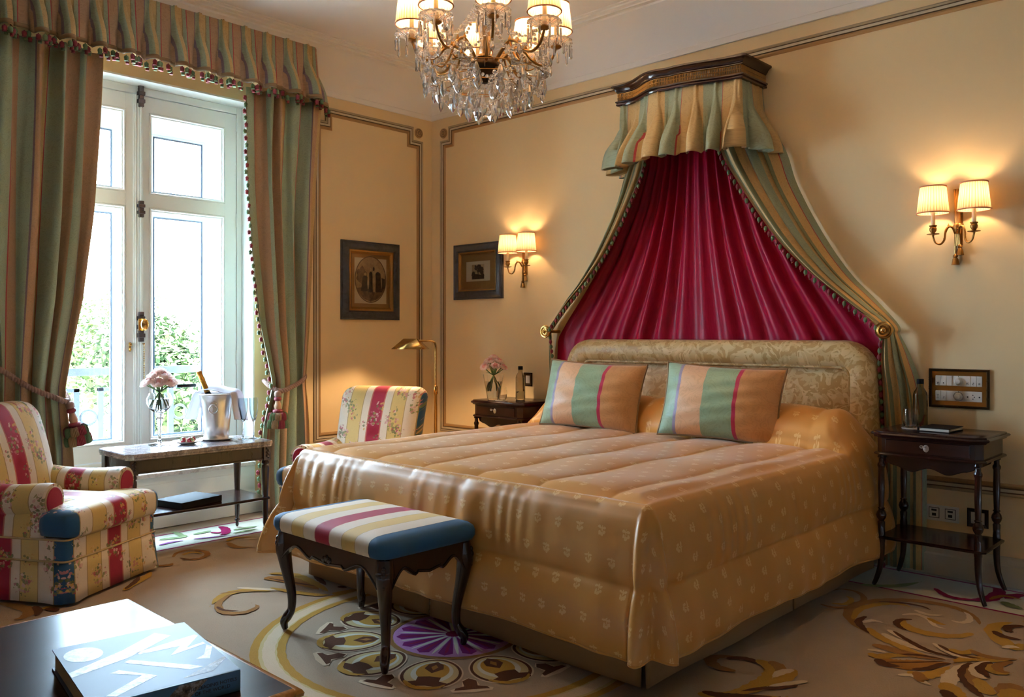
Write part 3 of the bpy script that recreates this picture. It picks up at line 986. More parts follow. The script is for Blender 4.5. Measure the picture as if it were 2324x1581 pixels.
# bedspread -------------------------------------------------------
XL, XR, YF, YH = -1.075, 1.085, -2.325, -.19
DR = .55
def spread(p, q):
    """unfolded sheet point (p across, q from the head towards the foot) -> space"""
    ql = YH - YF
    dp = max(0, XL - p, p - XR)
    dq = max(0, q - ql)
    sx = -1 if p < 0 else 1
    x = min(max(p, XL), XR)
    y = YH - min(q, ql)
    # quilt channels along the bed, the first stitch line just over the edge
    u = (p + .18) / .36
    chan = abs(sin(PI * u)) ** .55
    inner = smooth01(min((p - XL) / .10, (XR - p) / .10, (ql - q) / .10 + .0))
    z = .672 + .018 * inner
    drop = max(dp, dq)
    if drop == 0:
        z += .020 * chan * smooth01((ql - q + .05) / .1) - .020 + .004 * sin(q * 9 + p * 4) * inner
    # pillows rolled under the spread at the head
    e = smooth01((1.16 - abs(p)) / .20)
    yy = (y + .33) / .235
    if abs(yy) < 1:
        z += .205 * (1 - yy * yy) ** .6 * e * (1 + .03 * sin(p * 5)) * (1 if dp == 0 else max(0, 1 - dp / .35))
    elif y > -.33:
        z += .0
    out = 0
    if drop > 0:
        th = math.atan2(dq, dp)                      # 0 side .. 90 deg foot
        dg = math.degrees(th)
        v = drop / DR
        if dp > 0 and dq > 0:
            big = .6 if sx > 0 else 1.15
            fl = .05 + big * (.13 * math.exp(-((dg - 18) / 15) ** 2) + .15 * math.exp(-((dg - 70) / 15) ** 2))
            nx, ny = sx * cos(th), -sin(th)
            edge = smooth01(min(dg, 90 - dg) / 15)
            side = .05 + .02 * (1 - edge)
            fl = lerp(.06, fl, edge)
        elif dq > 0:
            nx, ny = 0, -1
            fl = .06 + .03 * smooth01((.2 - p) / 1.2) + .012 * sin(p * 7 + 1)
        else:
            nx, ny = sx, 0
            fl = .06 + .012 * sin(q * 6 + 2) + .03 * math.exp(-((q - .22) / .22) ** 2)
        s = p if dq > 0 else q
        # round over the edge, hang, quilted bands and gathered ripples
        r = .035
        ang = min(drop / r, PI / 2)
        o = r * sin(ang)
        fall = r * (1 - cos(ang)) + max(0, drop - r * PI / 2)
        band = abs(sin(PI * (drop - .055) / .25)) ** .45 if drop > .055 else 0
        rip = (.0035 * sin(s * 41 + 5 * sin(s * 7)) + .0025 * sin(s * 67 + 4 * sin(s * 11 + 1))) * (.5 + .5 * sin(s * 5.3)) * math.exp(-((drop - .16) / .12) ** 2) + .004 * sin(s * 23 + 2 * sin(s * 6)) * v
        out = o + fl * v ** 1.15 + .028 * band + rip + (.020 * (chan - 1) * max(0, 1 - drop / .07) if dq > 0 and dp == 0 else 0)
        x += nx * out
        y += ny * out
        z = z - fall + .0
        z = max(z, .035 + .01 * sin(s * 5))
        if dp > 0 and dq > 0:
            z += .012 * v * smooth01(min(dg, 90 - dg) / 20)
            z = max(z, .03)
    return (x, y, z)
bs = thing('bedspread', 'gold satin quilted bedspread with woven sprigs draped over the bed', 'bedspread', (BX, 0, 0))
qa = YH - YF + DR
m = MB()
pa, pb = XL - DR, XR + DR
m.grid(lambda a, b: spread(lerp(pa, pb, a), lerp(-.02, qa, b)), 330, 260, 0, lambda a, b, p: (lerp(pa, pb, a), lerp(-.02, qa, b)))
m.build('quilt', 'spread', bs, smooth=180, solid=.006)
m = MB()   # piped hem
hem = [spread(pa, q) for q in [i * qa / 120 for i in range(121)]] + [spread(lerp(pa, pb, i / 140), qa) for i in range(1, 140)] + [spread(pb, q) for q in [qa - i * qa / 120 for i in range(121)]]
m.tube(hem, .006, 6)
m.build('piped_hem', 'spread', bs, smooth=60)
# cushions -------------------------------------------------------
CUSH = [(0, S(142, 168, 142)), (.16, S(142, 134, 160)), (.185, S(214, 174, 138)), (.40, S(142, 168, 138)), (.66, S(178, 50, 84)), (.69, S(194, 146, 98)), (1, S(194, 146, 98))]
M['cushion'] = striped('striped_silk_cushion', .72, CUSH, .38, .16, 9, .02, sheen=.3)
def cushion(loc, rx, ry, rz, label, w=.70, h=.44, d=.25):
    rt = thing('cushion', label, 'cushion', loc, group='striped cushions on the bed')
    rt.rotation_euler = (rx, ry, rz)
    def prof(u, v):
        # u,v in -1..1
        au, av = abs(u), abs(v)
        k = ((1 - au ** 2.6) * (1 - av ** 2.6)) ** .55
        pull = 1 - .07 * (1 - av ** 2) * au ** 3 * 0
        x = u * w / 2 * (1 - .055 * (1 - av * av))
        y = v * h / 2 * (1 - .075 * (1 - au * au))
        return x, y, k
    for nm, sg in (('front_cover', -1), ('back_cover', 1)):
        def fn(a, b):
            u, v = 2 * a - 1, 2 * b - 1
            x, y, k = prof(u, v)
            wr = .006 * sin(7 * u + 9 * v) * k + .005 * sin(17 * v - 6 * u) * k
            return (x, sg * (k * d / 2 + wr * (.6 if k > .2 else 0)), y)
        MB().grid(fn, 50, 34, 0, lambda a, b, p: (a * .70, b * h)).build(nm, 'cushion', rt, smooth=180)
    pts = []
    for i in range(120):
        q = i / 30
        e, f = int(q) % 4, q - int(q)
        u, v = [(2 * f - 1, -1), (1, 2 * f - 1), (1 - 2 * f, 1), (-1, 1 - 2 * f)][e]
        x, y, _ = prof(u, v)
        pts.append((x, 0, y))
    m = MB(); m.tube(pts, .007, 6, closed=True); m.build('piping', 'braid', rt, smooth=60)
    return rt
cushion((2.225, -.585, .895), math.radians(-17), math.radians(2), math.radians(9), 'striped green and gold silk cushion on the bed, the one nearer the room corner')
cushion((3.115, -.54, .895), math.radians(-17), math.radians(2.5), math.radians(11), 'striped green and gold silk cushion on the bed, the one nearer the water glass nightstand')
# ================================================================ BED CANOPY
CX = 2.67
can = thing('bed_canopy', 'mahogany corona above the bed with pleated valance, green gold drapes and crimson back curtain', 'bed canopy', (CX, 0, 0))
hw, dep = .445, .30
def front(n=40, g=0.):
    """serpentine plan outline, left wall -> front -> right wall, grown by g"""
    pts = [(-hw - g, 0), (-hw - g, -dep - g * .6)]
    for i in range(1, n):
        s = i / n
        x = lerp(-hw - g, hw + g, s)
        y = -dep - g * .8 - .085 * smooth01(min(1, s * 2.2)) * smooth01(min(1, (1 - s) * 2.2)) + .022 * sin(2 * PI * min(1, s * 2)) * (s < .5) - .022 * sin(2 * PI * max(0, s * 2 - 1)) * (s >= .5) * 0
        pts.append((x, y))
    return pts + [(hw + g, -dep - g * .6), (hw + g, 0)]
def slab(z0, z1, g0, g1, name, mt, par=None, steps=1, pr=None):
    m = MB()
    pr = pr or [(g0, z0), (g1, z1)]
    rings = [front(60, g) for g, _ in pr]
    n = len(rings[0])
    vs = [(x, y, z) for r, (_, z) in zip(rings, pr) for x, y in r]
    fs = [(i * n + j, i * n + j + 1, (i + 1) * n + j + 1, (i + 1) * n + j) for i in range(len(pr) - 1) for j in range(n - 1)]
    fs += [tuple(range(n - 1, -1, -1)), tuple((len(pr) - 1) * n + j for j in range(n))]
    return m.add(vs, fs).build(name, mt, par or can, smooth=30)
cz = 2.80
corn = slab(0, 0, 0, 0, 'corona', 'mahogany', pr=[(.0, cz), (.012, cz), (.016, cz + .008), (.012, cz + .018), (.020, cz + .022), (.020, cz + .03), (0.004, cz + .034), (.004, cz + .082), (.012, cz + .085), (.012, cz + .09), (.018, cz + .094), (.022, cz + .104), (.036, cz + .117), (.046, cz + .121), (.046, cz + .132)])
# gilded reeded frieze
fp = Path(front(60, .006), 1)
m = MB()
n = 150
L = fp.L[-1]
for i in range(n):
    s = (i + .5) / n * L
    x, y, nx, ny = fp(s)
    for za, zb in ((cz + .038, cz + .056), (cz + .060, cz + .079)):
        m.tube([(x, y, za), (x, y, zb)], .0032, 5)
P_ = [fp(j / 90 * L) for j in range(91)]
for zz, r in ((cz + .036, .003), (cz + .058, .0025), (cz + .080, .003)):
    m.tube([(a, b_, zz) for a, b_, _, _ in P_], r, 5)
m.build('gilt_frieze', 'gilt', corn, smooth=60)
CV = [(0, G_GREEN), (.47, G_RED), (.482, G_GOLD), (1, G_GOLD)]
M['canopy_cloth'] = striped('striped_canopy_damask', .25, CV, .5, .2, 15, offset=.12)
vp = front(60, -.01)
vp[0] = (vp[0][0], -.01); vp[-1] = (vp[-1][0], -.01)
vpa = Path(vp, 1)
Lc = vpa.L[-1]
npl = 12
cpl = [Lc * (i + .5) / npl for i in range(npl)]
pleated(can, 'pleated_valance', vpa, cpl, cz + .01, 2.385, .05, 'canopy_cloth', bulge=.12, nv=30, sag=.016, pinch=.20, width=.33)
# crimson moire back curtain
M['moire'] = mat('crimson_moire', S(140, 18, 48), .55, 0, .2)
t = NT(M['moire'])
uv = t.coord('UV')
n1 = t.noise(t.n('ShaderNodeMapping', Vector=uv, Scale=(16, 1.6, 1)), 1.3, 4, .6, 1.0)
w = t.math('SINE', t.math('MULTIPLY', n1, 60.))
t.set(t.bsdf(), 'Base Color', t.mix(t.math('MULTIPLY_ADD', w, .16, .25), S(142, 6, 42), S(176, 26, 66)))
t.set(t.bsdf(), 'Roughness', t.math('MULTIPLY_ADD', w, .06, .40))
RB = [(-2.66, .40), (-2.40, .46), (-2.15, .56), (-1.85, .74), (-1.6, .92), (-1.40, 1.08), (-1.25, 1.19), (-.9, 1.21), (-.0, 1.2)]
ff = fold_fn(15, 11)
def red(a, b):
    z = lerp(2.66, .05, b)
    w_, = interp(RB, -z)
    x = lerp(-w_, w_, a)
    amp = .028
    f = ff(a * .92 + .04 + .012 * sin(z * 2 + a * 5))
    am = amp * (1 if z > 1.3 else max(.25, 1 - (1.3 - z) * 6))
    return (x, -.044 + am * f * (.75 + .25 * sin(a * 23)) + .004 * sin(a * 90 + z), z)
MB().grid(red, 260, 60, 0, lambda a, b, p: (a * 3.2, p[2])).build('back_curtain', 'moire', can, smooth=180)
# side drapes
DI = [(.27, -.25, 2.62), (.285, -.245, 2.40), (.42, -.225, 2.15), (.615, -.21, 1.86), (.80, -.20, 1.66), (.98, -.19, 1.505), (1.17, -.16, 1.345), (1.205, -.13, 1.30)]
DO = [(.43, -.03, 2.62), (.575, -.03, 2.41), (.66, -.03, 2.165), (.82, -.03, 1.86), (.975, -.03, 1.63), (1.12, -.03, 1.475), (1.245, -.03, 1.335), (1.255, -.05, 1.29)]
M['drape_cloth'] = striped('striped_drape_damask', .36, [(0, G_GREEN), (.20, G_GOLD), (.46, S(120, 124, 92)), (.62, S(204, 166, 108)), (.86, G_RED), (.88, G_GREEN)], .48, .2, 15, offset=0)
for sg, nm in ((1, 'right'), (-1, 'left')):
    I_, O_ = spline(DI, 10), spline(DO, 10)
    tw = (1.19, 1.385) if sg > 0 else (1.19, 1.29)
    tail = [(1.205, 1.255, 1.29, -.13, -.05), (tw[0], lerp(1.25, tw[1], .45), 1.15, -.12, -.035), (tw[0], lerp(1.25, tw[1], .85), .95, -.09, -.025), (tw[0], tw[1], .6, -.055, -.022), (tw[0], tw[1], .01, -.055, -.022)]
    rows = [(Vector(a), Vector(b)) for a, b in zip(I_, O_)]
    for xa, xb, z, ya, yb in tail[1:]:
        pass
    tl = spline([(a[0], a[3], a[2]) for a in tail], 7), spline([(a[1], a[4], a[2]) for a in tail], 7)
    rows += [(a, b) for a, b in zip(*tl)][1:]
    nr = len(rows) - 1
    ff2 = fold_fn(3.4, 21 if sg > 0 else 22)
    def dr(a, b):
        k = b * nr
        i = min(int(k), nr - 1)
        f = k - i
        A = rows[i][0].lerp(rows[i + 1][0], f)
        C = rows[i][1].lerp(rows[i + 1][1], f)
        p = A.lerp(C, a)
        tz = .8 if abs(p.z - 1.31) > .25 else .25 + .55 * abs(p.z - 1.31) / .25
        d = ff2(a) * (.030 if p.z > 1.1 else lerp(.016, .030, max(0, (p.z - .8) / .3))) * tz * min(1, a * 8 + .15)
        belly = -.06 * sin(PI * a) * (1 if p.z > 1.4 else .5 * max(0, (p.z - .75) / .65)) * tz
        return (sg * (p.x + .35 * d), p.y + d + belly, p.z)
    o = MB().grid(dr, 90, 110, 0, lambda a, b, p: (a * .74, b * 2.8)).build('side_drape', 'drape_cloth', can, smooth=180, solid=.004)
    m = MB()
    m.grid(lambda a, b: Vector(dr(.004 + .05 * b, a)) + Vector((-sg * .002, -.006, 0)), 110, 2, 2)
    L = 0
    prev = None
    i = 0
    for j in range(1, 900):
        b_ = j / 900
        p = Vector(dr(0, b_))
        if prev is None:
            prev = p; continue
        L += (p - prev).length
        prev = p
        if L > .034 and p.z < 2.55:
            L = 0
            i += 1
            m.sph((p.x - sg * .012, p.y - .006, p.z - .012), (.0115, .0115, .016), 8, 6, i % 2)
            m.sph((p.x - sg * .014, p.y - .008, p.z - .030), (.004, .004, .004), 6, 4, 2)
    m.build('bobble_fringe', ['tassel_red', 'tassel_green', 'braid'], o, smooth=60)
def rosette(x, label):
    rt = thing('tieback_rosette', label, 'curtain holdback', (x, 0, 1.306), group='brass holdback rosettes')
    m = MB()
    m.lathe([(.012, .0), (.012, .15), (.03, .158)], 16)
    m.build('stem', 'brass', rt, smooth=40, rot=(PI / 2, 0, 0))
    m = MB()
    m.lathe([(.030, .152), (.046, .154), (.048, .160), (.044, .167), (.037, .166), (.034, .172), (.026, .174), (.023, .168), (.017, .168), (.014, .176), (.006, .181), (.0, .182)], 28)
    m.build('disc', 'brass', rt, smooth=40, rot=(PI / 2, 0, 0))
rosette(1.455, 'round brass holdback at the left edge of the crimson bed curtain')
rosette(3.885, 'round brass holdback at the right edge of the crimson bed curtain')
# ================================================================ LAMPS
BULB_W, SCONCE_W, READ_W = 5.0, 1.8, 8.0
sm = bpy.data.materials.new('pleated_silk_shade')
sm.use_nodes = True
nt_ = sm.node_tree
nt_.nodes.remove(nt_.nodes['Principled BSDF'])
t = NT(sm)
xy = t.n('ShaderNodeSeparateXYZ', Vector=t.coord())
wv = t.math('SINE', t.math('MULTIPLY', t.math('ARCTAN2', xy.outputs[0], xy.outputs[1]), 33.))
wv2 = t.math('SINE', t.math('MULTIPLY', t.math('ARCTAN2', xy.outputs[0], xy.outputs[1]), 47.))
pleat = t.math('MULTIPLY_ADD', t.math('ADD', wv, t.math('MULTIPLY', wv2, .5)), .33, .5, True)
scol = t.mix(pleat, S(92, 74, 52), S(150, 134, 108))
sdif = t.mix(pleat, S(186, 160, 126), S(232, 216, 190))
a_ = t.n('ShaderNodeBsdfTranslucent', Color=scol)
b_ = t.n('ShaderNodeBsdfDiffuse', Color=sdif)
x_ = t.n('ShaderNodeMixShader', _0=.42, _1=a_, _2=b_)
nt_.links.new(x_.outputs[0], nt_.nodes['Material Output'].inputs[0])
M['shade'] = sm
M['shade_trim'] = mat('salmon_braid', S(206, 140, 104), .8)
def lit_bulb(name, watts, area):
    em = bpy.data.materials.new(name)
    em.use_nodes = True
    e_ = em.node_tree.nodes.new('ShaderNodeEmission')
    e_.inputs[0].default_value = (*WARM, 1)
    e_.inputs[1].default_value = watts / (PI * area)
    em.node_tree.links.new(e_.outputs[0], em.node_tree.nodes['Material Output'].inputs[0])
    em.node_tree.nodes.remove(em.node_tree.nodes['Principled BSDF'])
    M[name] = em
lit_bulb('chandelier_bulb', BULB_W, .0042)
lit_bulb('sconce_bulb', SCONCE_W, .0042)
lit_bulb('reading_bulb', READ_W, .0025)
def shade_mesh(rb, rt_, h):
    m = MB()
    n = 132
    vs, fs = [], []
    for i, q in enumerate((0, .5, 1)):
        r = lerp(rb, rt_, q)
        for j in range(n):
            a = 2 * PI * j / n
            w = r * (1 + .014 * cos(a * 33) + .006 * cos(a * 44 + 1))
            vs.append((w * cos(a), w * sin(a), h * q))
    fs = [(i * n + j, i * n + (j + 1) % n, (i + 1) * n + (j + 1) % n, (i + 1) * n + j) for i in range(2) for j in range(n)]
    m.add(vs, fs, 0)
    for r, z in ((rb, 0), (rt_, h)):
        m.tube([(r * 1.012 * cos(2 * PI * j / 40), r * 1.012 * sin(2 * PI * j / 40), z) for j in range(40)], .0038, 6, 1, closed=True)
    return m
def candle_set(parent, loc, shz, rb=.077, rt_=.062, h=.138, bulb='sconce_bulb'):
    """sleeve, bulb, pleated shade on an arm; loc = foot of the sleeve"""
    MB().lathe([(.0, 0), (.0105, 0), (.0105, .105), (.004, .112), (0, .112)], 14).build('candle_sleeve', 'candle', parent, smooth=40, loc=loc)
    MB().lathe([(0, .112), (.007, .116), (.013, .135), (.011, .155), (.003, .178), (0, .18)], 12).build('bulb', bulb, parent, smooth=60, loc=loc)
    shade_mesh(rb, rt_, h).build('lamp_shade', ['shade', 'shade_trim'], parent, smooth=180, loc=(loc[0], loc[1], loc[2] + shz))
# ---------------------------------------------------------------- wall sconces
def sconce(x, label):
    rt = thing('wall_sconce', label, 'wall lamp', (x, 0, 1.65), group='twin-arm brass wall sconces')
    m = MB()
    for dx in (-.014, -.005, .005, .014):
        m.tube(spline([(dx * 1.2, -.014, .40), (dx, -.018, .34), (dx * .55, -.022, .22), (dx * .5, -.022, .17), (dx * .8, -.020, .10)], 5), .0055, 7)
    m.tube([(-.02, -.022, .195), (0, -.03, .19), (.02, -.022, .195), (.0, -.03, .20), (-.02, -.022, .195)], .007, 7)
    m.lathe([(.0, -.02), (.02, -.015), (.024, 0), (.018, .012), (0, .014)], 12, (0, -.02, .205), sy=.7)
    m.tube([(-.010, -.02, .12), (-.012, -.02, .06)], .005, 7); m.tube([(.010, -.02, .12), (.010, -.02, .10)], .005, 7)
    for cx, cz_ in ((-.012, .058), (.010, .108)):
        m.lathe([(.004, .0), (.011, -.008), (.012, -.016), (.008, -.020), (.014, -.028), (.019, -.058), (.0, -.058)], 12, (cx, -.02, cz_), flute=6, fl=.05)
    m.box(-.02, .02, -.012, 0, .10, .38)
    m.build('tasselled_backplate', 'gilt', rt, smooth=50)
    for sg in (-1, 1):
        m = MB()
        pts = [(sg * .010, -.03, .165), (sg * .018, -.05, .195), (sg * .034, -.062, .198), (sg * .046, -.07, .17), (sg * .05, -.076, .13), (sg * .066, -.086, .108), (sg * .088, -.096, .118), (sg * .098, -.10, .150)]
        P = spline(pts, 6)
        m.tube(P, [lerp(.0065, .0045, i / len(P)) for i in range(len(P))], 8)
        for q in (12, 18, 24):
            m.lathe([(.0, 0), (.006, .006), (0, .02)], 6, tuple(P[q]))
        c = (sg * .098, -.10, 0)
        m.lathe([(.0, .148), (.006, .15), (.006, .156), (.030, .160), (.031, .163), (.010, .166), (.012, .172), (.017, .180), (.018, .192), (.014, .198), (.019, .204), (.019, .208), (.0, .208)], 16, c)
        arm = m.build('arm', 'gilt', rt, smooth=50)
        candle_set(arm, (sg * .098, -.10, .206), .066, bulb='sconce_bulb')
    return rt
sconce(1.112, 'twin brass wall sconce with lit pleated shades beside the small framed tree print')
sconce(4.215, 'twin brass wall sconce with lit pleated shades above the switch panel')
# ---------------------------------------------------------------- chandelier
CHZ = 2.36
ch = thing('chandelier', 'crystal chandelier with eight gilt arms and lit pleated shades hanging over the bed foot', 'chandelier', (2.57, -1.895, CHZ))
def Zc(z): return z - CHZ
m = MB()
m.tube([(0, 0, Zc(2.60)), (0, 0, Zc(3.5))], .008, 8)
m.lathe([(.0, Zc(3.44)), (.05, Zc(3.455)), (.065, Zc(3.49)), (.065, Zc(3.5)), (0, Zc(3.5))], 20)
m.lathe([(.03, Zc(2.655)), (.045, Zc(2.66)), (.034, Zc(2.675)), (0.012, Zc(2.68))], 20)
m.build('stem', 'gilt', ch, smooth=40)
m = MB()
m.lathe([(.0, Zc(2.53)), (.016, Zc(2.535)), (.02, Zc(2.56)), (.012, Zc(2.57)), (.06, Zc(2.585)), (.074, Zc(2.60)), (.078, Zc(2.62)), (.068, Zc(2.638)), (.03, Zc(2.65)), (.0, Zc(2.652))], 24, flute=12, fl=.03)
m.build('hub', 'bronze', ch, smooth=40)
m = MB()
m.lathe([(.012, Zc(2.68)), (.028, Zc(2.70)), (.020, Zc(2.74)), (.034, Zc(2.80)), (.022, Zc(2.86)), (.05, Zc(2.90)), (.056, Zc(2.905)), (.02, Zc(2.915)), (.012, Zc(2.93))], 16, flute=8, fl=.06)
m.lathe([(.012, Zc(3.0)), (.075, Zc(3.03)), (.08, Zc(3.035)), (.02, Zc(3.05)), (.03, Zc(3.12)), (.012, Zc(3.2))], 16, flute=8, fl=.05)
m.build('glass_column', 'crystal', ch, smooth=25)
def kite(m, p, h, w, d=.6, n=8):
    m.lathe([(0, 0), (w * .35, -h * .06), (w * .5, -h * .16), (w * 1., -h * .60), (w * .72, -h * .80), (0, -h)], n, p, sy=d)
def prism(m, p, h, w):
    m.lathe([(0, 0), (w, -w), (w * .8, -h * .55), (w, -h * .86), (0, -h)], 6, p)
def beads(m, P, r=.0085, gap=.021):
    """faceted beads along a polyline"""
    L = gap
    for a, b in zip(P, P[1:]):
        a, b = Vector(a), Vector(b)
        d = (b - a).length
        while L <= d:
            q = a.lerp(b, L / d)
            m.sph(tuple(q), r * (1.25 if int(q.x * 9000) % 4 == 0 else 1), 7, 4)
            L += gap
        L -= d
def hang(a, b, sag, n=12):
    a, b = Vector(a), Vector(b)
    return [a.lerp(b, i / n) - Vector((0, 0, sag * 4 * (i / n) * (1 - i / n))) for i in range(n + 1)]
AR, AZ = .362, 2.745
arm0 = None
ang0 = math.radians(43.4 - 90)      # heading of the viewer from the chandelier is about -46 deg
for kx in range(8):
    a = ang0 + math.radians(8 + 45 * kx)
    if arm0 is None:
        m = MB()
        P = spline([(.06, 0, Zc(2.625)), (.11, 0, Zc(2.68)), (.155, 0, Zc(2.715)), (.20, 0, Zc(2.700)), (.235, 0, Zc(2.660)), (.29, 0, Zc(2.638)), (.335, 0, Zc(2.665)), (AR, 0, Zc(2.728))], 7)
        m.tube(P, [lerp(.0095, .0065, i / len(P)) for i in range(len(P))], 8)
        P2 = spline([(.155, 0, Zc(2.715)), (.175, 0, Zc(2.66)), (.21, 0, Zc(2.61)), (.25, 0, Zc(2.62))], 6)
        m.tube(P2, [lerp(.007, .003, i / len(P2)) for i in range(len(P2))], 7)
        for i, s_ in ((14, 1), (22, 1), (30, -1)):
            q = P[i]
            m.lathe([(.0, -.004), (.012, .004), (.009, .014), (0, .03)], 6, tuple(q), sy=.6)
        m.lathe([(.0, Zc(2.722)), (.020, Zc(2.726)), (.028, Zc(2.732)), (.028, Zc(2.736)), (.012, Zc(2.742)), (.012, Zc(2.765)), (0, Zc(2.765))], 16, (AR, 0, 0))
        arm0 = m.build('arm', 'gilt', ch, smooth=50)
        m = MB()
        m.lathe([(.016, -.004), (.034, .004), (.058, .018), (.074, .022), (.080, .016), (.076, .024), (.058, .024), (.034, .010), (.016, .002)], 32, (AR, 0, Zc(AZ)), flute=16, fl=.045)
        m.build('bobeche', 'crystal', arm0, smooth=25)
        m = MB()
        for j in range(10):
            b = 2 * PI * j / 10
            p = (AR + .077 * cos(b), .077 * sin(b), Zc(AZ) + .012)
            m.sph(p, .008, 7, 4)
            m.sph((p[0], p[1], p[2] - .016), .006, 6, 4)
            prism(m, (p[0], p[1], p[2] - .022), .078 if j % 2 else .062, .0068)
        m.build('prism_drops', 'crystal', arm0, smooth=0)
        candle_set(arm0, (AR, 0, Zc(2.765)), .045, .080, .064, .14, 'chandelier_bulb')
        arm0.rotation_euler = (0, 0, a)
    else:
        c = copy_tree(arm0)
        c.rotation_euler = (0, 0, a)
    A = lambda r, z, da=0.: (r * cos(a + da), r * sin(a + da), Zc(z))
    st = math.radians(45)
    for nm, path in (('bead_swag', hang(A(AR - .06, 2.735), A(AR - .06, 2.735, st), .115)),
                     ('bead_swag', hang(A(.30, 2.57, st / 2), A(.30, 2.57, -st / 2), .085)),
                     ('bead_swag', hang(A(.17, 2.56, .2), A(.17, 2.56, st + .2), .10)),
                     ('bead_chain', hang(A(AR - .03, 2.74), A(.03, 2.96), .10)),
                     ('bead_chain', hang(A(AR - .01, 2.70), A(.30, 2.57, st / 2), .02)),
                     ('bead_chain', hang(A(.30, 2.57, st / 2), A(.10, 2.43, st / 2), .05))):
        m = MB(); beads(m, path); m.build(nm, 'crystal', ch, smooth=0)
# pendalogues
m = MB(); kite(m, (0, 0, 0), .085, .021); m.sph((0, 0, .010), .009, 7, 4); k0 = m.build('pendalogue', 'crystal', ch, smooth=0)
first = True
rnd = random.Random(4)
for r, z, n, s_ in ((.335, 2.640, 16, .62), (.30, 2.555, 16, 1.), (.235, 2.525, 14, 1.1), (.165, 2.50, 10, 1.15), (.09, 2.465, 7, 1.2), (.03, 2.45, 2, 1.1)):
    for j in range(n):
        b = 2 * PI * (j + .3) / n + r * 7
        o = k0 if first else k0.copy()
        if not first:
            col.objects.link(o); o.parent = ch
        first = False
        o.location = (r * cos(b), r * sin(b), Zc(z) - rnd.uniform(0, .012))
        o.rotation_euler = (rnd.uniform(-.05, .05), rnd.uniform(-.05, .05), b + PI / 2 + rnd.uniform(-.5, .5))
        o.scale = (s_, s_, s_ * rnd.uniform(.9, 1.15))
m = MB(); m.lathe([(0, 0), (.02, .006), (.031, .03), (.02, .055), (.006, .064), (0, .066)], 10, (0, 0, Zc(2.365))); m.build('crystal_ball', 'crystal', ch, smooth=0)
m = MB()
for r, z in ((.30, 2.565), (.165, 2.515), (.235, 2.535)):
    m.tube([(r * cos(2 * PI * j / 40), r * sin(2 * PI * j / 40), Zc(z)) for j in range(40)], .0025, 5, closed=True)
for j in range(8):
    b = 2 * PI * j / 8
    m.tube([(.07 * cos(b), .07 * sin(b), Zc(2.60)), (.30 * cos(b), .30 * sin(b), Zc(2.565))], .0025, 5)
m.build('wire_rings', 'gilt', ch, smooth=60)
# ring-shaped beaded loops under the arms
for j in range(8):
    b = ang0 + math.radians(30 + 45 * j)
    m = MB()
    c = Vector((.315 * cos(b), .315 * sin(b), Zc(2.59)))
    u = Vector((-sin(b), cos(b), 0))
    for i in range(18):
        g = 2 * PI * i / 18
        p = c + u * .030 * cos(g) + Vector((0, 0, .045 * sin(g)))
        m.sph(tuple(p), .0075, 7, 4)
    m.build('bead_loop', 'crystal', ch, smooth=0)
# ---------------------------------------------------------------- reading lamp by the far chair
rl_ = thing('reading_lamp', 'brass pharmacy floor lamp with a roof-shaped head shining on the far striped chair', 'floor lamp', (.88, -.73, 0))
MB().lathe([(0, 0), (.125, 0), (.125, .012), (.11, .022), (.03, .03), (.016, .05), (0, .05)], 28).build('base', 'brass', rl_, smooth=40)
m = MB(); m.tube([(0, 0, .04), (0, 0, .90)], .0115, 12); m.lathe([(.0115, .84), (.016, .85), (.016, .90), (.008, .91)], 12); m.build('pole', 'brass', rl_, smooth=40)
dv = Vector((-.727, -.687, 0))
m = MB(); m.tube([(0, 0, .88)] + spline([(0, 0, 1.16), (0, 0, 1.20), (.012 * dv.x, .012 * dv.y, 1.228), tuple(dv * .05 + Vector((0, 0, 1.238))), tuple(dv * .15 + Vector((0, 0, 1.238)))], 5), .0075, 10); m.build('stem', 'brass', rl_, smooth=60)
m = MB()
m.add([(-.118, -.085, 0), (.118, -.085, 0), (.118, .085, 0), (-.118, .085, 0), (-.05, -.012, .074), (.05, -.012, .074), (.05, .012, .074), (-.05, .012, .074)], [(0, 1, 5, 4), (1, 2, 6, 5), (2, 3, 7, 6), (3, 0, 4, 7), (4, 5, 6, 7)])
hexp = [(-.085, 0), (-.052, .052), (-.022, .068), (.022, .068), (.052, .052), (.085, 0)]
Lh = .20
hd = [(-.10, 1.), (-.05, 1.), (.05, 1.), (.10, 1.)]
vs = []
for q, s_ in ((-.5, 1.0), (-.36, 1.0), (.36, 1.0), (.5, 1.0)):
    for x, z in hexp:
        k = 1 if abs(q) < .4 else .72
        vs.append((q * Lh, x * 1.0, z * (k if z > 0 else 1)))
fs = [(i * 6 + j, i * 6 + j + 1, (i + 1) * 6 + j + 1, (i + 1) * 6 + j) for i in range(3) for j in range(5)] + [(0, 1, 2, 3, 4, 5), (18, 23, 22, 21, 20, 19)]
hd_c = dv * .185 + Vector((0, 0, 1.178))
hdo = m.build('lamp_head', 'brass', rl_, smooth=20, loc=tuple(hd_c), rot=(0, 0, math.atan2(dv.y, dv.x) - .2), solid=.003)
MB().sph((0, 0, .046), (.014, .014, .016), 10, 8).build('bulb', 'reading_bulb', hdo, smooth=180)
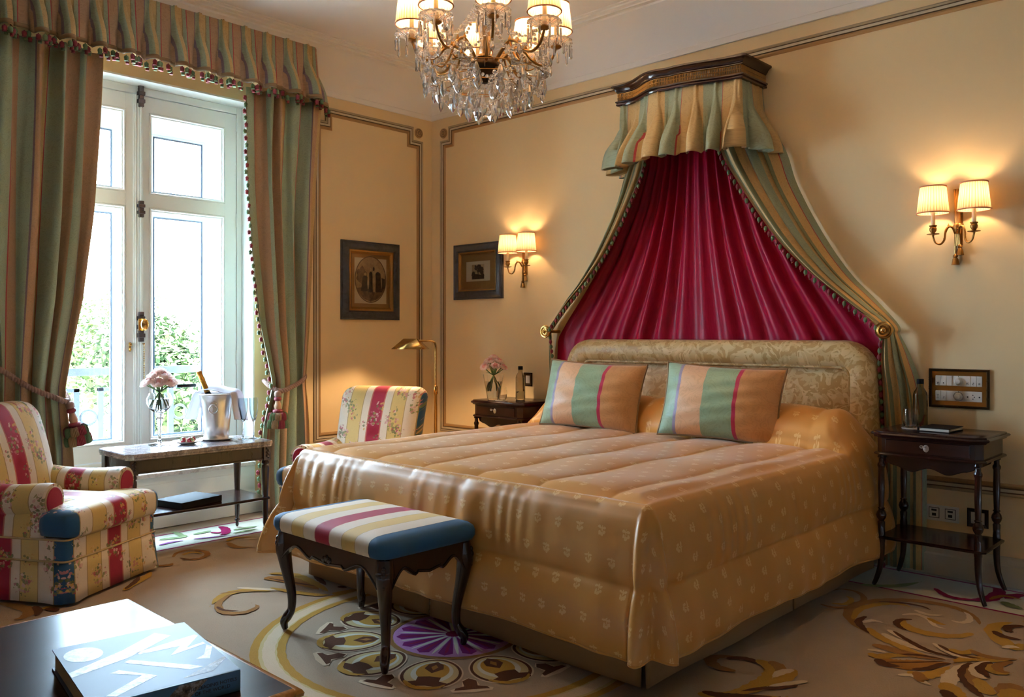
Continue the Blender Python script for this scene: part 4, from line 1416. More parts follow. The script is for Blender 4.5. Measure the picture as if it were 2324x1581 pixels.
# ================================================================ UPHOLSTERED PIECES
BLUE, CRM, YEL, RED = S(40, 84, 120), S(226, 210, 188), S(214, 182, 112), S(156, 30, 56)
LN = S(176, 146, 96)
CH = [(0, BLUE), (.075, LN), (.085, CRM), (.20, LN), (.208, YEL), (.345, LN), (.353, CRM), (.425, S(190, 110, 90)), (.435, RED), (.565, S(190, 110, 90)), (.575, CRM), (.647, LN), (.655, YEL), (.792, LN), (.80, CRM), (.915, LN), (.925, BLUE)]
M['cord'] = paint('cream_gold_piping', S(196, 168, 120), .2, 40, .7)
M['chintz'] = striped('striped_floral_chintz', .68, CH, .55, .06, 20, .5, flowers=1, sheen=.15)
M['bench_cloth'] = striped('striped_bench_cloth', .80, [(0, BLUE), (.10, S(40, 30, 30)), (.106, CRM), (.22, LN), (.225, YEL), (.33, LN), (.335, CRM), (.435, S(206, 150, 120)), (.44, RED), (.56, S(206, 150, 120)), (.565, CRM), (.665, LN), (.67, YEL), (.775, LN), (.78, CRM), (.885, S(40, 30, 30)), (.89, BLUE)], .7, .03, 20, .5, sheen=.1)
def rings(m, outline, prof, fn, c=(0, 0), mt=0, uvf=None, close=True):
    """stack of scaled outlines: prof [(scale, height)]"""
    n = len(outline)
    vs, us, fs = [], [], []
    for k, h in prof:
        for x, y in outline:
            p = (c[0] + (x - c[0]) * k, c[1] + (y - c[1]) * k)
            vs.append(fn(p[0], p[1], h))
            us.append(uvf(p[0], p[1], h) if uvf else p)
    for i in range(len(prof) - 1):
        for j in range(n):
            fs.append((i * n + j, i * n + (j + 1) % n, (i + 1) * n + (j + 1) % n, (i + 1) * n + j))
    if close:
        fs.append(tuple(range(n - 1, -1, -1)))
        fs.append(tuple((len(prof) - 1) * n + j for j in range(n)))
    return m.add(vs, fs, mt, us)
def rrect(x0, x1, y0, y1, r, n=6, dense=0):
    rs = r if isinstance(r, (tuple, list)) else (r,) * 4
    out = []
    for (cx, cy, a0), rr in zip(((x0, y0, PI), (x1, y0, 1.5 * PI), (x1, y1, 0), (x0, y1, .5 * PI)), rs):
        sx, sy = (1 if cx == x0 else -1), (1 if cy == y0 else -1)
        for i in range(n + 1):
            a = a0 + PI / 2 * i / n
            out.append((cx + sx * rr + rr * cos(a), cy + sy * rr + rr * sin(a)))
    if dense:
        o2 = []
        for i, p in enumerate(out):
            q = out[(i + 1) % len(out)]
            k = max(1, int(math.hypot(q[0] - p[0], q[1] - p[1]) / dense))
            o2 += [(lerp(p[0], q[0], j / k), lerp(p[1], q[1], j / k)) for j in range(k)]
        out = o2
    return out
PUFF = [(.0, -.5), (.5, -.5), (.9, -.46), (.975, -.36), (1., -.15), (1., .1), (.985, .28), (.94, .41), (.85, .5), (.68, .57), (.45, .61), (.2, .63), (.0, .63)]
def armchair(loc, rz, label, group):
    rt = thing('armchair', label, 'armchair', loc, rz, group)
    W = .335
    # upholstered base
    m = MB()
    ol = rrect(-W, W, -.40, .335, .03, 3, .02)
    rings(m, ol, [(1, .15), (1, .31)], lambda x, y, h: (x, y, h), uvf=lambda x, y, h: (x if abs(x) < W - .004 else y + .02, h + (0 if abs(y) > .3 else 0)))
    m.build('base', 'chintz', rt, smooth=60)
    # skirt with kick pleats at the corners
    m = MB()
    N = len(ol)
    vs, us, fs = [], [], []
    for i, v in enumerate((0, .3, .7, 1)):
        for x, y in ol:
            cd = min(math.hypot(abs(x) - W, abs(y - .335)), math.hypot(abs(x) - W, abs(y + .40)))
            kick = -.022 * math.exp(-(cd / .016) ** 2) * v + .016 * math.exp(-((cd - .06) / .04) ** 2) * v
            f = 1.006 + .028 * v + kick / .33
            vs.append((x * f, (y + .03) * f - .03, lerp(.205, .012, v)))
            us.append((x if abs(x) < W - .004 else y + .02, lerp(.205, .012, v)))
    fs = [(i * N + j, i * N + (j + 1) % N, (i + 1) * N + (j + 1) % N, (i + 1) * N + j) for i in range(3) for j in range(N)]
    m.add(vs, fs, 0, us).build('skirt', 'chintz', rt, smooth=60, solid=.006)
    m = MB(); m.tube([(x * 1.012, (y + .03) * 1.012 - .03, .206) for x, y in ol], .005, 6, closed=True); m.tube([(x * 1.006, (y + .03) * 1.006 - .03, .308) for x, y in ol], .005, 6, closed=True)
    m.build('piping', 'cord', rt, smooth=60)
    # T-shaped seat cushion
    T = [(-.19, -.30), (.19, -.30), (.19, .19), (.34, .19), (.345, .34), (.30, .372), (-.30, .372), (-.345, .34), (-.34, .19), (-.19, .19)]
    T2 = []
    for i, p in enumerate(T):
        q = T[(i + 1) % len(T)]
        k = max(1, int(math.hypot(q[0] - p[0], q[1] - p[1]) / .03))
        T2 += [(lerp(p[0], q[0], j / k), lerp(p[1], q[1], j / k)) for j in range(k)]
    m = MB()
    rings(m, T2, PUFF, lambda x, y, h: (x, y, .375 + .135 * h), c=(0, .19), uvf=lambda x, y, h: (x, y - h * .12))
    m.build('seat_cushion', 'chintz', rt, smooth=180)
    # rolled arms
    for sg in (-1, 1):
        sec = [(.195, .30), (.195, .40)] + [(.262 - .070 * cos(a), .492 + .070 * sin(a)) for a in [(-.5 + i * .13) * 1. for i in range(0, 29)]]
        sec = [(.192, .30), (.192, .46)] + [(.262 + .072 * cos(a), .49 + .078 * sin(a)) for a in [PI - i * (PI * 1.28) / 18 for i in range(19)]] + [(.315, .40), (.325, .30)]
        P = sec
        L = [0]
        for a, b in zip(P, P[1:]):
            L.append(L[-1] + math.hypot(a[0] - b[0], a[1] - b[1]))
        m = MB()
        ys = [-.36 + .56 * i / 14 for i in range(15)]
        vs, us, fs = [], [], []
        n = len(P)
        for i, y in enumerate(ys):
            rr = 1 - .04 * (1 if i in (0, 14) else 0)
            dip = .02 * sin(PI * (y + .36) / .56)
            for (x, z), l in zip(P, L):
                vs.append((sg * (.262 + (x - .262) * rr), y, .40 + (z - .40) * rr - (dip if z > .42 else 0)))
                us.append((y + .08, l))
        fs = [(i * n + j, i * n + j + 1, (i + 1) * n + j + 1, (i + 1) * n + j) for i in range(14) for j in range(n - 1)]
        b0 = 14 * n
        fs.append(tuple(b0 + j for j in range(n)))
        m.add(vs, fs, 0, us)
        arm = m.build('arm', 'chintz', rt, smooth=50)
        m = MB()
        sh = [(sg * (.262 + (x - .262) * .72), .40 + (z - .40) * .86) for x, z in P]
        m.poly(sh if sg > 0 else sh[::-1], (.198, .212), 0, lambda x, y, h: (x, h, y))
        m.uv = [((x - sg * .262) * .8, y) for x, _, y in m.v]
        m.build('arm_front', 'chintz', arm, smooth=40, bevel=.005)
        m = MB(); m.tube([(x, .203, z) for x, z in sh], .005, 6, closed=True); m.build('arm_piping', 'cord', arm, smooth=60)
    # back, raked
    m = MB()
    ol2 = rrect(-.265, .265, .36, .915, (.03, .03, .075, .075), 7, .03)
    def bk(x, z, h):
        t_ = (z - .36) / .55
        return (x * (1 + .05 * t_), -.285 + .17 * h - .16 * t_ + .02 * sin(PI * t_), z)
    rings(m, ol2, PUFF, bk, c=(0, .62), uvf=lambda x, z, h: (x * 1.12, z + .2 + h * .05))
    m.build('backrest', 'chintz', rt, smooth=180)
    return rt
armchair((.835, -3.295, 0), math.radians(-59.3), 'striped floral armchair beside the marble side table in front of the left curtain', 'striped floral armchairs')
fc_ = armchair((.965, -1.50, 0), math.radians(-154), 'striped floral armchair between the bed and the corner under the reading lamp', 'striped floral armchairs')
fc_.scale = (1.14, 1, 1)
# ---------------------------------------------------------------- bench
bn = thing('bench', 'upholstered bench with striped seat and carved cabriole legs at the bed foot', 'bench', (2.662, -2.662, 0))
m = MB()
ol = rrect(-.40, .40, -.252, .252, .05, 6, .03)
rings(m, ol, PUFF, lambda x, y, h: (x, y, .468 + .085 * h), uvf=lambda x, y, h: (x, y))
m.build('seat', 'bench_cloth', bn, smooth=180)
def cabriole(sx, sy, hx_, hy_, ztop, zk=.35):
    m = MB()
    d = Vector((sx, sy, 0)).normalized()
    pts = [(hx_, hy_, ztop, 0, .034), (hx_, hy_, ztop - .05, .006, .038), (hx_, hy_, zk, .012, .035), (hx_, hy_, .26, -.002, .026), (hx_, hy_, .16, -.022, .020), (hx_, hy_, .09, -.022, .0175), (hx_, hy_, .055, -.004, .021), (hx_, hy_, .03, .010, .018), (hx_, hy_, .0, .004, .012)]
    P = spline([(sx * a + d.x * o, sy * b + d.y * o, z) for a, b, z, o, r in pts], 6)
    R = []
    for i in range(len(P)):
        q = i / 6
        k = min(int(q), len(pts) - 2)
        R.append(lerp(pts[k][4], pts[k + 1][4], q - k))
    m.tube(P, R, 10)
    q = Vector((sx * hx_, sy * hy_, 0)) + d * .033
    for z, r in ((.375, .013), (.35, .010), (.395, .010), (.33, .007)):      # carved knee
        m.sph((q.x + d.x * (.004), q.y + d.y * .004, z), (r, r, r * 1.3), 8, 6)
        for e in (-1, 1):
            m.sph((q.x - d.y * e * r * 1.3 - d.x * .006, q.y + d.x * e * r * 1.3 - d.y * .006, z + .006), r * .7, 7, 5)
    return m
for sx in (-1, 1):
    for sy in (-1, 1):
        cabriole(sx, sy, .345, .200, .425).build('leg', 'mahogany', bn, smooth=50)
def apron(L, z1=.432, amp=1.):
    n = 40
    lo = []
    for i in range(n + 1):
        s = i / n
        u = 2 * s - 1
        z = .345 + .03 * (abs(u) ** 2.5 < .0) + .035 * (cos(u * PI * 1.5)) ** 2 * (abs(u) > .33) + .012 * (abs(u) <= .33) * (abs(u) / .33) - .035 * (abs(u) ** 10)
        lo.append((lerp(-L, L, s), z))
    return [(lo[0][0], z1)] + lo + [(lo[-1][0], z1)]
for sy in (-1, 1):
    m = MB(); m.poly(apron(.345), (-.013, .013), 0, lambda x, y, h: (x, sy * .215 + h, y))
    m.tube([(x, sy * .229, z + .008) for x, z in apron(.335)[1:-1]], .004, 6)
    for dx in (-.02, 0, .02):
        m.sph((dx, sy * .229, .368 + .008 * (dx == 0)), (.012, .006, .014), 8, 6)
    m.build('apron', 'mahogany', bn, smooth=30)
for sx in (-1, 1):
    m = MB(); m.poly(apron(.200), (-.013, .013), 0, lambda x, y, h: (sx * .360 + h, x, y))
    m.tube([(sx * .374, x, z + .008) for x, z in apron(.19)[1:-1]], .004, 6)
    m.build('apron', 'mahogany', bn, smooth=30)
# ================================================================ TABLES
def profiled(outline, prof):
    """slab with a moulded edge: prof [(grow, z)] bottom to top"""
    m = MB()
    m.sweep([(-g, z) for g, z in prof], outline, True, lambda x, y, h: (x, y, h), 0)
    n, k = len(outline), len(prof)
    m.f.append(tuple(j * k for j in range(n))[::-1]); m.m.append(0)
    m.f.append(tuple(j * k + k - 1 for j in range(n))); m.m.append(0)
    return m
ct = thing('coffee_table', 'low dark polished wooden coffee table with honey edge in the foreground', 'coffee table', (3.34, -4.25, 0))
hxx, hyy = .5, .5
profiled([(-hxx + .02, -hyy + .02), (hxx - .02, -hyy + .02), (hxx - .02, hyy - .02), (-hxx + .02, hyy - .02)], [(0, .425), (.0, .4485), (-.0, .45)]).build('top', 'mahogany_x', ct, smooth=0)
m = MB()
m.sweep([(.02, .448), (.020, .4502), (.012, .4502), (.004, .447), (0, .440), (.002, .432), (.008, .428), (.006, .420), (.012, .414), (.022, .414)], [(-hxx, -hyy), (hxx, -hyy), (hxx, hyy), (-hxx, hyy)], True, lambda x, y, h: (x, y, h), 0)
m.build('edge_moulding', 'table_edge', ct, smooth=40)
m = MB()
m.sweep([(.05, .415), (.05, .34), (.075, .34), (.075, .415)], [(-hxx, -hyy), (hxx, -hyy), (hxx, hyy), (-hxx, hyy)], True, lambda x, y, h: (x, y, h), 0)
m.build('apron', 'mahogany', ct, smooth=0)
for sx in (-1, 1):
    for sy in (-1, 1):
        MB().lathe([(.020, 0), (.024, .02), (.018, .04), (.026, .2), (.030, .33), (.032, .414)], 16, (sx * .42, sy * .42, 0)).build('leg', 'mahogany', ct, smooth=40)
# ---------------------------------------------------------------- big book
M['cover'] = mat('steel_blue_book_cover', S(80, 97, 132), .45, 0, .2)
M['cover_print'] = mat('silver_cover_print', S(196, 202, 208), .4, 0, .3)
t = NT(M['cover_print'])
t.set(t.bsdf(), 'Base Color', t.ramp(t.noise(t.coord(), 60, 6, .7), [(.35, S(140, 140, 140)), (.6, S(226, 228, 230))]))
M['cover_photo'] = mat('grey_brown_cover_photo', S(96, 84, 72), .45, 0, .2)
t = NT(M['cover_photo'])
t.set(t.bsdf(), 'Base Color', t.ramp(t.noise(t.coord(), 50, 7, .75), [(.32, S(34, 34, 40)), (.5, S(112, 92, 74)), (.68, S(196, 190, 184))]))
M['spine'] = mat('blue_book_spine', S(70, 112, 150), .3)
bk_c, bk_r = Vector((3.515, -3.99, .4505)), math.radians(-8)
book = thing('book', 'thick blue coffee-table book with big silver lettering lying on the coffee table', 'book', tuple(bk_c), bk_r)
bw, bh = .205, .160
MB().box(-bw + .006, bw - .006, -bh + .006, bh - .006, .004, .046).build('page_block', 'paper', book, smooth=0)
m = MB(); m.box(-bw, bw, -bh, bh, .046, .0495); m.box(-bw, bw, -bh, bh, 0, .004)
def bl_(x, y):
    d = Vector((x - bk_c.x, y - bk_c.y))
    return (d.x * cos(-bk_r) - d.y * sin(-bk_r), d.x * sin(-bk_r) + d.y * cos(-bk_r))
def clip_(p):
    return (max(-bw + .001, min(bw - .001, p[0])), max(-bh + .001, min(bh - .001, p[1])))
def cover_shape(pts, k):
    q = [clip_(bl_(*p)) for p in pts]
    ar = sum(a[0] * b[1] - b[0] * a[1] for a, b in zip(q, q[1:] + q[:1]))
    if ar < 0:
        q = q[::-1]
    m.add([(x, y, .0498) for x, y in q], [tuple(range(len(q)))], k)
cover_shape([(3.382 + .052 * cos(a * PI / 14), -4.079 + .042 * sin(a * PI / 14)) for a in range(28)], 1)
cover_shape([(3.477, -4.15), (3.424, -4.005), (3.36, -3.895), (3.409, -3.874), (3.481, -4.007), (3.51, -4.153)], 1)
cover_shape([(3.463, -3.985), (3.446, -3.829), (3.461, -3.826), (3.521, -3.885), (3.512, -3.838), (3.527, -3.838), (3.543, -3.937), (3.497, -3.89), (3.48, -3.984)], 1)
cover_shape([(3.608, -3.903), (3.595, -3.876), (3.535, -3.840), (3.558, -3.836), (3.628, -3.878)], 1)
cover_shape([(3.503, -4.031), (3.498, -4.014), (3.629, -3.93), (3.664, -3.911), (3.659, -3.941), (3.522, -4.024)], 1)
cover_shape([(3.697, -3.976), (3.666, -3.905), (3.640, -3.840), (3.655, -3.838), (3.705, -3.91)], 2)
cover_shape([(3.547, -4.081), (3.543, -4.058), (3.637, -4.009), (3.685, -4.12), (3.668, -4.136), (3.611, -4.033)], 1)
m.build('cover', ['cover', 'cover_print', 'cover_photo'], book, smooth=0)
m = MB(); m.box(bw - .004, bw + .003, -bh, bh, 0, .0495)
m.add([(bw + .0034, y, z) for y, z in ((-.03, .003), (.03, .003), (.085, .047), (.02, .047))], [(0, 1, 2, 3)], 1)
m.build('spine', ['spine', 'cover_photo'], book, smooth=0, bevel=.0015)
def text(s_, size, parent, loc, rot, mt, name, ext=.0002):
    c = bpy.data.curves.new(name, 'FONT')
    c.body = s_
    c.size = size
    c.extrude = ext
    c.align_x = 'CENTER'
    c.align_y = 'CENTER'
    c.materials.append(M[mt])
    o = bpy.data.objects.new(name, c)
    col.objects.link(o)
    o.parent = parent
    o.location = loc
    o.rotation_euler = rot
    me = bpy.data.meshes.new_from_object(o)
    o2 = bpy.data.objects.new(name, me)
    col.objects.link(o2)
    o2.parent = parent
    o2.location = loc
    o2.rotation_euler = rot
    bpy.data.objects.remove(o)
    return o2
text('THE LEADING HOTELS', .011, book, (bw + .0036, .095, .030), (PI / 2, 0, PI / 2), 'plastic_d', 'spine_lettering')
text('OF THE WORLD', .011, book, (bw + .0036, .095, .018), (PI / 2, 0, PI / 2), 'plastic_d', 'spine_lettering')
# ---------------------------------------------------------------- marble side table by the window
mt_ = thing('side_table', 'dark wooden side table with clipped-corner marble top under the window', 'side table', (.52, -2.44, 0))
c_ = .07
x_, y_ = .225, .465
octo = [(-x_ + c_, -y_), (x_ - c_, -y_), (x_, -y_ + c_), (x_, y_ - c_ * .4), (x_ - c_ * .4, y_), (-x_ + c_ * .4, y_), (-x_, y_ - c_ * .4), (-x_, -y_ + c_)]
octo = [(-x_ + c_, -y_), (x_ - c_, -y_), (x_, -y_ + c_), (x_, y_ - c_), (x_ - c_, y_), (-x_ + c_, y_), (-x_, y_ - c_), (-x_, -y_ + c_)]
oc = [(-x_ + .035, -y_), (x_ - .035, -y_), (x_, -y_ + .035), (x_, y_ - .035), (x_ - .035, y_), (-x_ + .035, y_), (-x_, y_ - .035), (-x_, -y_ + .035)]
profiled(oc, [(-.012, .568), (-.004, .570), (-.004, .580), (0, .584), (0, .600), (-.004, .605)]).build('marble_top', 'marble', mt_, smooth=25)
m = MB()
g = .035
m.sweep([(0, .485), (-.004, .487), (-.004, .494), (0, .497), (0, .560), (-.004, .562), (-.004, .568), (.03, .568)], [(-x_ + g, -y_ + g), (x_ - g, -y_ + g), (x_ - g, y_ - g), (-x_ + g, y_ - g)], True, lambda x, y, h: (x, y, h), 0)
m.build('apron', 'walnut', mt_, smooth=20)
for sx in (-1, 1):
    for sy in (-1, 1):
        m = MB()
        px, py = sx * (x_ - g - .01), sy * (y_ - g - .01)
        m.box(px - .024, px + .024, py - .024, py + .024, .482, .567)
        for q in range(6):
            m.sph((px + sx * .024, py + sy * .024 * (.3 - q % 2 * .5), .50 + q * .011), (.008, .008, .009), 7, 5)
        m.lathe([(.013, .482), (.022, .474), (.024, .462), (.016, .452), (.022, .446), (.0235, .43), (.019, .30), (.0165, .24), (.015, .08), (.0105, .055), (.015, .05), (.016, .042), (.009, .034), (.011, .012), (.006, 0)][::-1], 20, (px, py, 0), flute=10, fl=.04)
        m.build('leg', 'walnut', mt_, smooth=40)
profiled([(-.20, -.44), (.20, -.44), (.20, .44), (-.20, .44)], [(-.006, .228), (0, .231), (0, .242), (-.004, .246)]).build('shelf', 'mahogany', mt_, smooth=20)
# ---------------------------------------------------------------- nightstands
def nightstand(x, mirror, label):
    rt = thing('nightstand', label, 'nightstand', (x, -.255, 0), 0, 'mahogany nightstands beside the bed')
    hx_, hy_ = .25, .19
    top = [(-hx_ + .03, -hy_), (-hx_ + .06, -hy_ - .010), (hx_ - .06, -hy_ - .010), (hx_ - .03, -hy_), (hx_, -hy_ + .03), (hx_, hy_), (-hx_, hy_), (-hx_, -hy_ + .03)]
    profiled(top, [(.0, .758), (.010, .762), (.012, .767), (.022, .772), (.026, .778), (.020, .785), (.012, .787), (.010, .792), (.004, .794)]).build('top', 'mahogany_x', rt, smooth=25)
    body = [(-hx_ + .035, -hy_ + .004), (hx_ - .035, -hy_ + .004), (hx_ - .004, -hy_ + .035), (hx_ - .004, hy_ - .005), (-hx_ + .004, hy_ - .005), (-hx_ + .004, -hy_ + .035)]
    profiled(body, [(.0, .668), (.014, .670), (.016, .676), (.010, .682), (0, .685), (0, .758)]).build('case', 'mahogany', rt, smooth=25)
    m = MB(); m.box(-hx_ + .055, hx_ - .055, -hy_ - .003, -hy_ + .01, .69, .753); d = m.build('drawer', 'mahogany', rt, smooth=0, bevel=.003)
    m = MB()
    m.lathe([(.013, 0), (.014, .002), (.008, .004), (0, .004)], 16, sy=1.3); m.box(-.002, .002, -.014, -.004, .002, .005)
    m.tube([(0, .006, .004), (-.004, .010, .022), (-.012, .010, .026)], .0028, 7); m.tube([(-.012 + .008 * cos(a * PI / 6), .010 + .006 * sin(a * PI / 6), .028) for a in range(12)], .002, 6, closed=True)
    m.build('key', 'silver', d, smooth=50, loc=(0, -hy_ - .003, .722), rot=(PI / 2, 0, 0))
    # sewing-box belly
    n = 30
    lo = []
    for i in range(n + 1):
        u = 2 * i / n - 1
        z = .605 + .012 * cos(u * PI * 2) + (.0 if abs(u) < .72 else .0)
        lo.append((u * .20 * (1 if abs(u) < .99 else 1), z))
    ou = [(-.225, .670), (-.205, .63)] + [(x_ * .85, z) for x_, z in lo] + [(.205, .63), (.225, .670)]
    MB().poly(ou, (-.15, .13), 0, lambda x_, z, h: (x_, h, z)).build('belly', 'mahogany', rt, smooth=30, bevel=.004)
    for sx in (-1, 1):
        for sy in (-1, 1):
            m = MB()
            px, py = sx * (hx_ - .026), sy * (hy_ - .026)
            m.lathe([(.017, .668), (.019, .655), (.013, .65), (.013, .63), (.019, .62), (.019, .61), (.015, .60), (.0165, .50), (.014, .42), (.013, .40), (.018, .395), (.013, .388), (.021, .375), (.025, .36), (.021, .345), (.013, .332), (.018, .325), (.016, .29), (.018, .27), (.018, .225)][::-1], 18, (px, py, 0))
            P = spline([(px, py, .235), (px, py, .16), (px + sx * .006, py + sy * .003, .09), (px + sx * .022, py + sy * .010, .03), (px + sx * .034, py + sy * .016, 0)], 6)
            m.tube(P, [lerp(.017, .010, i / (len(P) - 1)) for i in range(len(P))], 12)
            m.build('leg', 'mahogany', rt, smooth=45)
    profiled([(-hx_ + .02, -hy_ + .012), (hx_ - .02, -hy_ + .012), (hx_ + .0, -hy_ + .03), (hx_ + .0, hy_ - .03), (hx_ - .02, hy_ - .01), (-hx_ + .02, hy_ - .01), (-hx_, hy_ - .03), (-hx_, -hy_ + .03)], [(-.006, .238), (.008, .242), (.010, .250), (.0, .256)]).build('shelf', 'mahogany_x', rt, smooth=25)
    return rt
nightstand(4.19, 0, 'mahogany nightstand with the water glass and black notebook, right of the bed')
nightstand(1.215, 1, 'mahogany nightstand with the vase of pink roses, in the corner left of the bed')
# ================================================================ SMALL THINGS
M['linen'] = petal_mat('white_linen', S(236, 234, 240), .4)
M['rose'] = petal_mat('pink_rose_petal', S(244, 190, 184))
M['rose_pale'] = petal_mat('pale_rose_petal', S(250, 232, 226))
M['stem'] = mat('rose_stem', S(112, 150, 84), .5)
M['foil'] = metal('gold_foil', S(204, 150, 66), .32, .2)
M['bottle_green'] = mat('dark_green_bottle_glass', S(16, 26, 14), .08)
M['strawberry'] = mat('strawberry', S(150, 20, 28), .35)
M['sugar'] = mat('sugar_crust', S(232, 206, 170), .6)
M['frame_dark'] = wood('slate_black_frame', S(30, 32, 40), S(58, 60, 70), .35, (8, 8, 8), .2)
M['mount'] = paint('ochre_mount', S(164, 122, 66), .12, 20, .8, 0)
M['mount_pale'] = paint('cream_print_paper', S(228, 212, 178), .1, 14, .85, 0)
def sepia(name, lo, hi, sc_):
    m = mat(name, hi, .9)
    t = NT(m)
    n = t.noise(t.coord(), sc_, 7, .7)
    t.set(t.bsdf(), 'Base Color', t.ramp(n, [(.32, lo), (.62, hi)]))
    return m
M['engr_bg'] = sepia('engraving_sky', S(150, 122, 86), S(204, 172, 128), 9)
M['engr_dark'] = sepia('engraving_dark', S(36, 28, 22), S(84, 64, 46), 40)
M['engr_mid'] = sepia('engraving_mid', S(84, 62, 44), S(140, 108, 76), 34)
M['engr_pale'] = sepia('engraving_pale', S(170, 140, 100), S(206, 178, 136), 30)
def rose(parent, c, r, axis, pale=0):
    """layered cupped petals round a spiral bud"""
    m = MB()
    ax = Vector(axis).normalized()
    u = ax.orthogonal().normalized(); w = ax.cross(u)
    rnd = random.Random(int(c[0] * 7919 + c[1] * 104729 + c[2] * 331))
    def petal(a0, wid, r0, op, h, k, z0):
        def fn(a, b):
            g = a0 + (a - .5) * wid
            rr = r0 * (sin(min(1, b * 1.25) * PI / 2) ** .7) * (1 + op * b ** 3)
            z = z0 + h * b - op * .35 * r * b ** 4 - .010 * (abs(2 * a - 1) ** 2.2) * b * h / .03
            e = rr + .003 * sin(a * 9 + a0 * 5) * b
            return Vector(c) + u * (e * cos(g)) + w * (e * sin(g)) + ax * z
        m.grid(fn, 7, 6, k)
    m.sph(tuple(Vector(c) + ax * r * .15), (r * .3, r * .3, r * .5), 9, 6, 0)
    for ring, (nn, r0, op, h) in enumerate(((3, .26, .0, 1.05), (4, .46, .05, 1.0), (5, .66, .12, .92), (6, .84, .22, .74))):
        for i in range(nn):
            petal(2 * PI * i / nn + ring * .6 + rnd.uniform(-.1, .1), 2 * PI / nn * 1.45, r * r0, op, r * h, (1 if ring >= 2 - pale else 0), -r * .42)
    o = m.build('rose', ['rose', 'rose_pale'], parent, smooth=180)
    return o
def bouquet(loc, spread_, zc, gather, zlow, n_out, label, r=.04, pale=0):
    rt = thing('rose_bouquet', label, 'flowers', loc, group='bunches of pink roses')
    pts = [(0, 0, spread_ * .85)] + [(spread_ * .46 * cos(2 * PI * i / 4 + .2), spread_ * .46 * sin(2 * PI * i / 4 + .2), spread_ * .58) for i in range(4)] + [(spread_ * cos(2 * PI * i / n_out + .4) * .80, spread_ * sin(2 * PI * i / n_out + .4) * .80, spread_ * .10 * (1 + (i % 2))) for i in range(n_out)]
    for i, (x, y, z) in enumerate(pts):
        o = rose(rt, (x, y, zc + z), r * (1 + .08 * sin(i * 3)), (x * 9, y * 9, .9), pale)
        a = math.atan2(y, x) + 2.6
        m = MB()
        m.tube(spline([(x, y, zc + z - r * .4), (x * .3, y * .3, gather + .02), (0, 0, gather) if 0 else (.006 * cos(a), .006 * sin(a), gather), (.035 * cos(a), .035 * sin(a), (gather + zlow) / 2 - .01), (.048 * cos(a), .048 * sin(a), zlow)], 4), .0032, 6)
        m.build('rose_stem', 'stem', o, smooth=60)
    m = MB()
    for i in range(6):
        a = i * 1.05 + .3
        m.grid(lambda p, q: (cos(a) * (.01 + .06 * q) - sin(a) * (p - .5) * .035 * sin(PI * min(1, q + .05)), sin(a) * (.01 + .06 * q) + cos(a) * (p - .5) * .035 * sin(PI * min(1, q + .05)), gather + .015 + .03 * q - .02 * q * q), 4, 6)
    m.build('leaves', 'stem', rt, smooth=180)
    return rt
# tall globe vase on the marble table
TZ = .6055
v = thing('flower_vase', 'tall stemmed globe vase of clear glass on the marble table', 'vase', (.43, -2.585, TZ))
m = MB()
m.lathe([(0, 0), (.062, 0), (.064, .004), (.030, .010), (.012, .018), (.009, .04), (.011, .10), (.019, .155), (.024, .165), (.017, .172), (.024, .182), (.022, .192), (.034, .202), (.060, .225), (.076, .258), (.076, .285), (.060, .318), (.057, .318), (.072, .285), (.072, .260), (.058, .230), (.030, .209), (0, .205)], 32)
m.build('glass_body', 'glass', v, smooth=60)
m = MB(); m.lathe([(0, .2065), (.029, .2105), (.057, .2312), (.0712, .2605), (.0712, .283), (0, .283)], 28); m.build('water', 'water', v, smooth=40)
bouquet((.43, -2.585, TZ), .096, .372, .318, .225, 7, 'bunch of pale pink roses in the tall globe vase by the window', .039, 1)
# champagne bucket, bottle, napkin
BKX, BKY = .43, -2.215
bk = thing('ice_bucket', 'tall silver champagne bucket with ring handles on the marble table', 'ice bucket', (BKX, BKY, TZ))
m = MB()
m.lathe([(0, .012), (.074, .012), (.078, .018), (.084, .10), (.098, .24), (.105, .288), (.109, .292), (.109, .298), (.104, .300), (.100, .296), (.094, .24), (.080, .10), (.072, .022), (0, .022)], 40)
m.build('body', 'silver', bk, smooth=40)
m = MB(); m.lathe([(0, 0), (.085, 0), (.104, .008), (.106, .011), (.085, .012), (0, .012)], 36); m.build('base_dish', 'silver', bk, smooth=40)
fd = Vector((.80, -.60, 0)).normalized()
sd = Vector((-fd.y, fd.x, 0))
m = MB()
cc = fd * .100 + Vector((0, 0, .225))
m.tube([tuple(cc + sd * q[0] + Vector((0, 0, q[1])) + fd * .004) for q in ((-.022, .012), (0, .030), (.022, .012), (.020, -.002), (-.002, .014), (-.022, .012))], .0028, 6)
m.tube([tuple(cc + sd * (.026 * cos(a * PI / 12)) + Vector((0, 0, -.022 + .026 * sin(a * PI / 12))) + fd * .004) for a in range(24)], .0034, 7, closed=True)
m.tube([tuple(cc + sd * q[0] + Vector((0, 0, q[1])) + fd * .003) for q in ((-.008, -.012), (-.004, .0), (0, -.010), (.004, .0), (.008, -.012))], .0022, 6)
m.build('ring_handle', 'silver', bk, smooth=60)
bt = thing('champagne_bottle', 'gold-foiled champagne bottle leaning in the silver bucket', 'bottle', (BKX + .012, BKY + .004, TZ + .03))
lean = Vector((-.39 * .727, -.39 * .687, .92)).normalized()
q = Vector((0, 0, 1)).rotation_difference(lean)
bt.rotation_mode = 'QUATERNION'
bt.rotation_quaternion = q
bt.location = (BKX + .029 * .727, BKY + .029 * .687, TZ + .101)
MB().lathe([(0, 0), (.038, .0), (.040, .01), (.040, .13), (.034, .165), (.020, .20), (.0165, .225), (.016, .25)], 24).build('glass_body', 'bottle_green', bt, smooth=50)
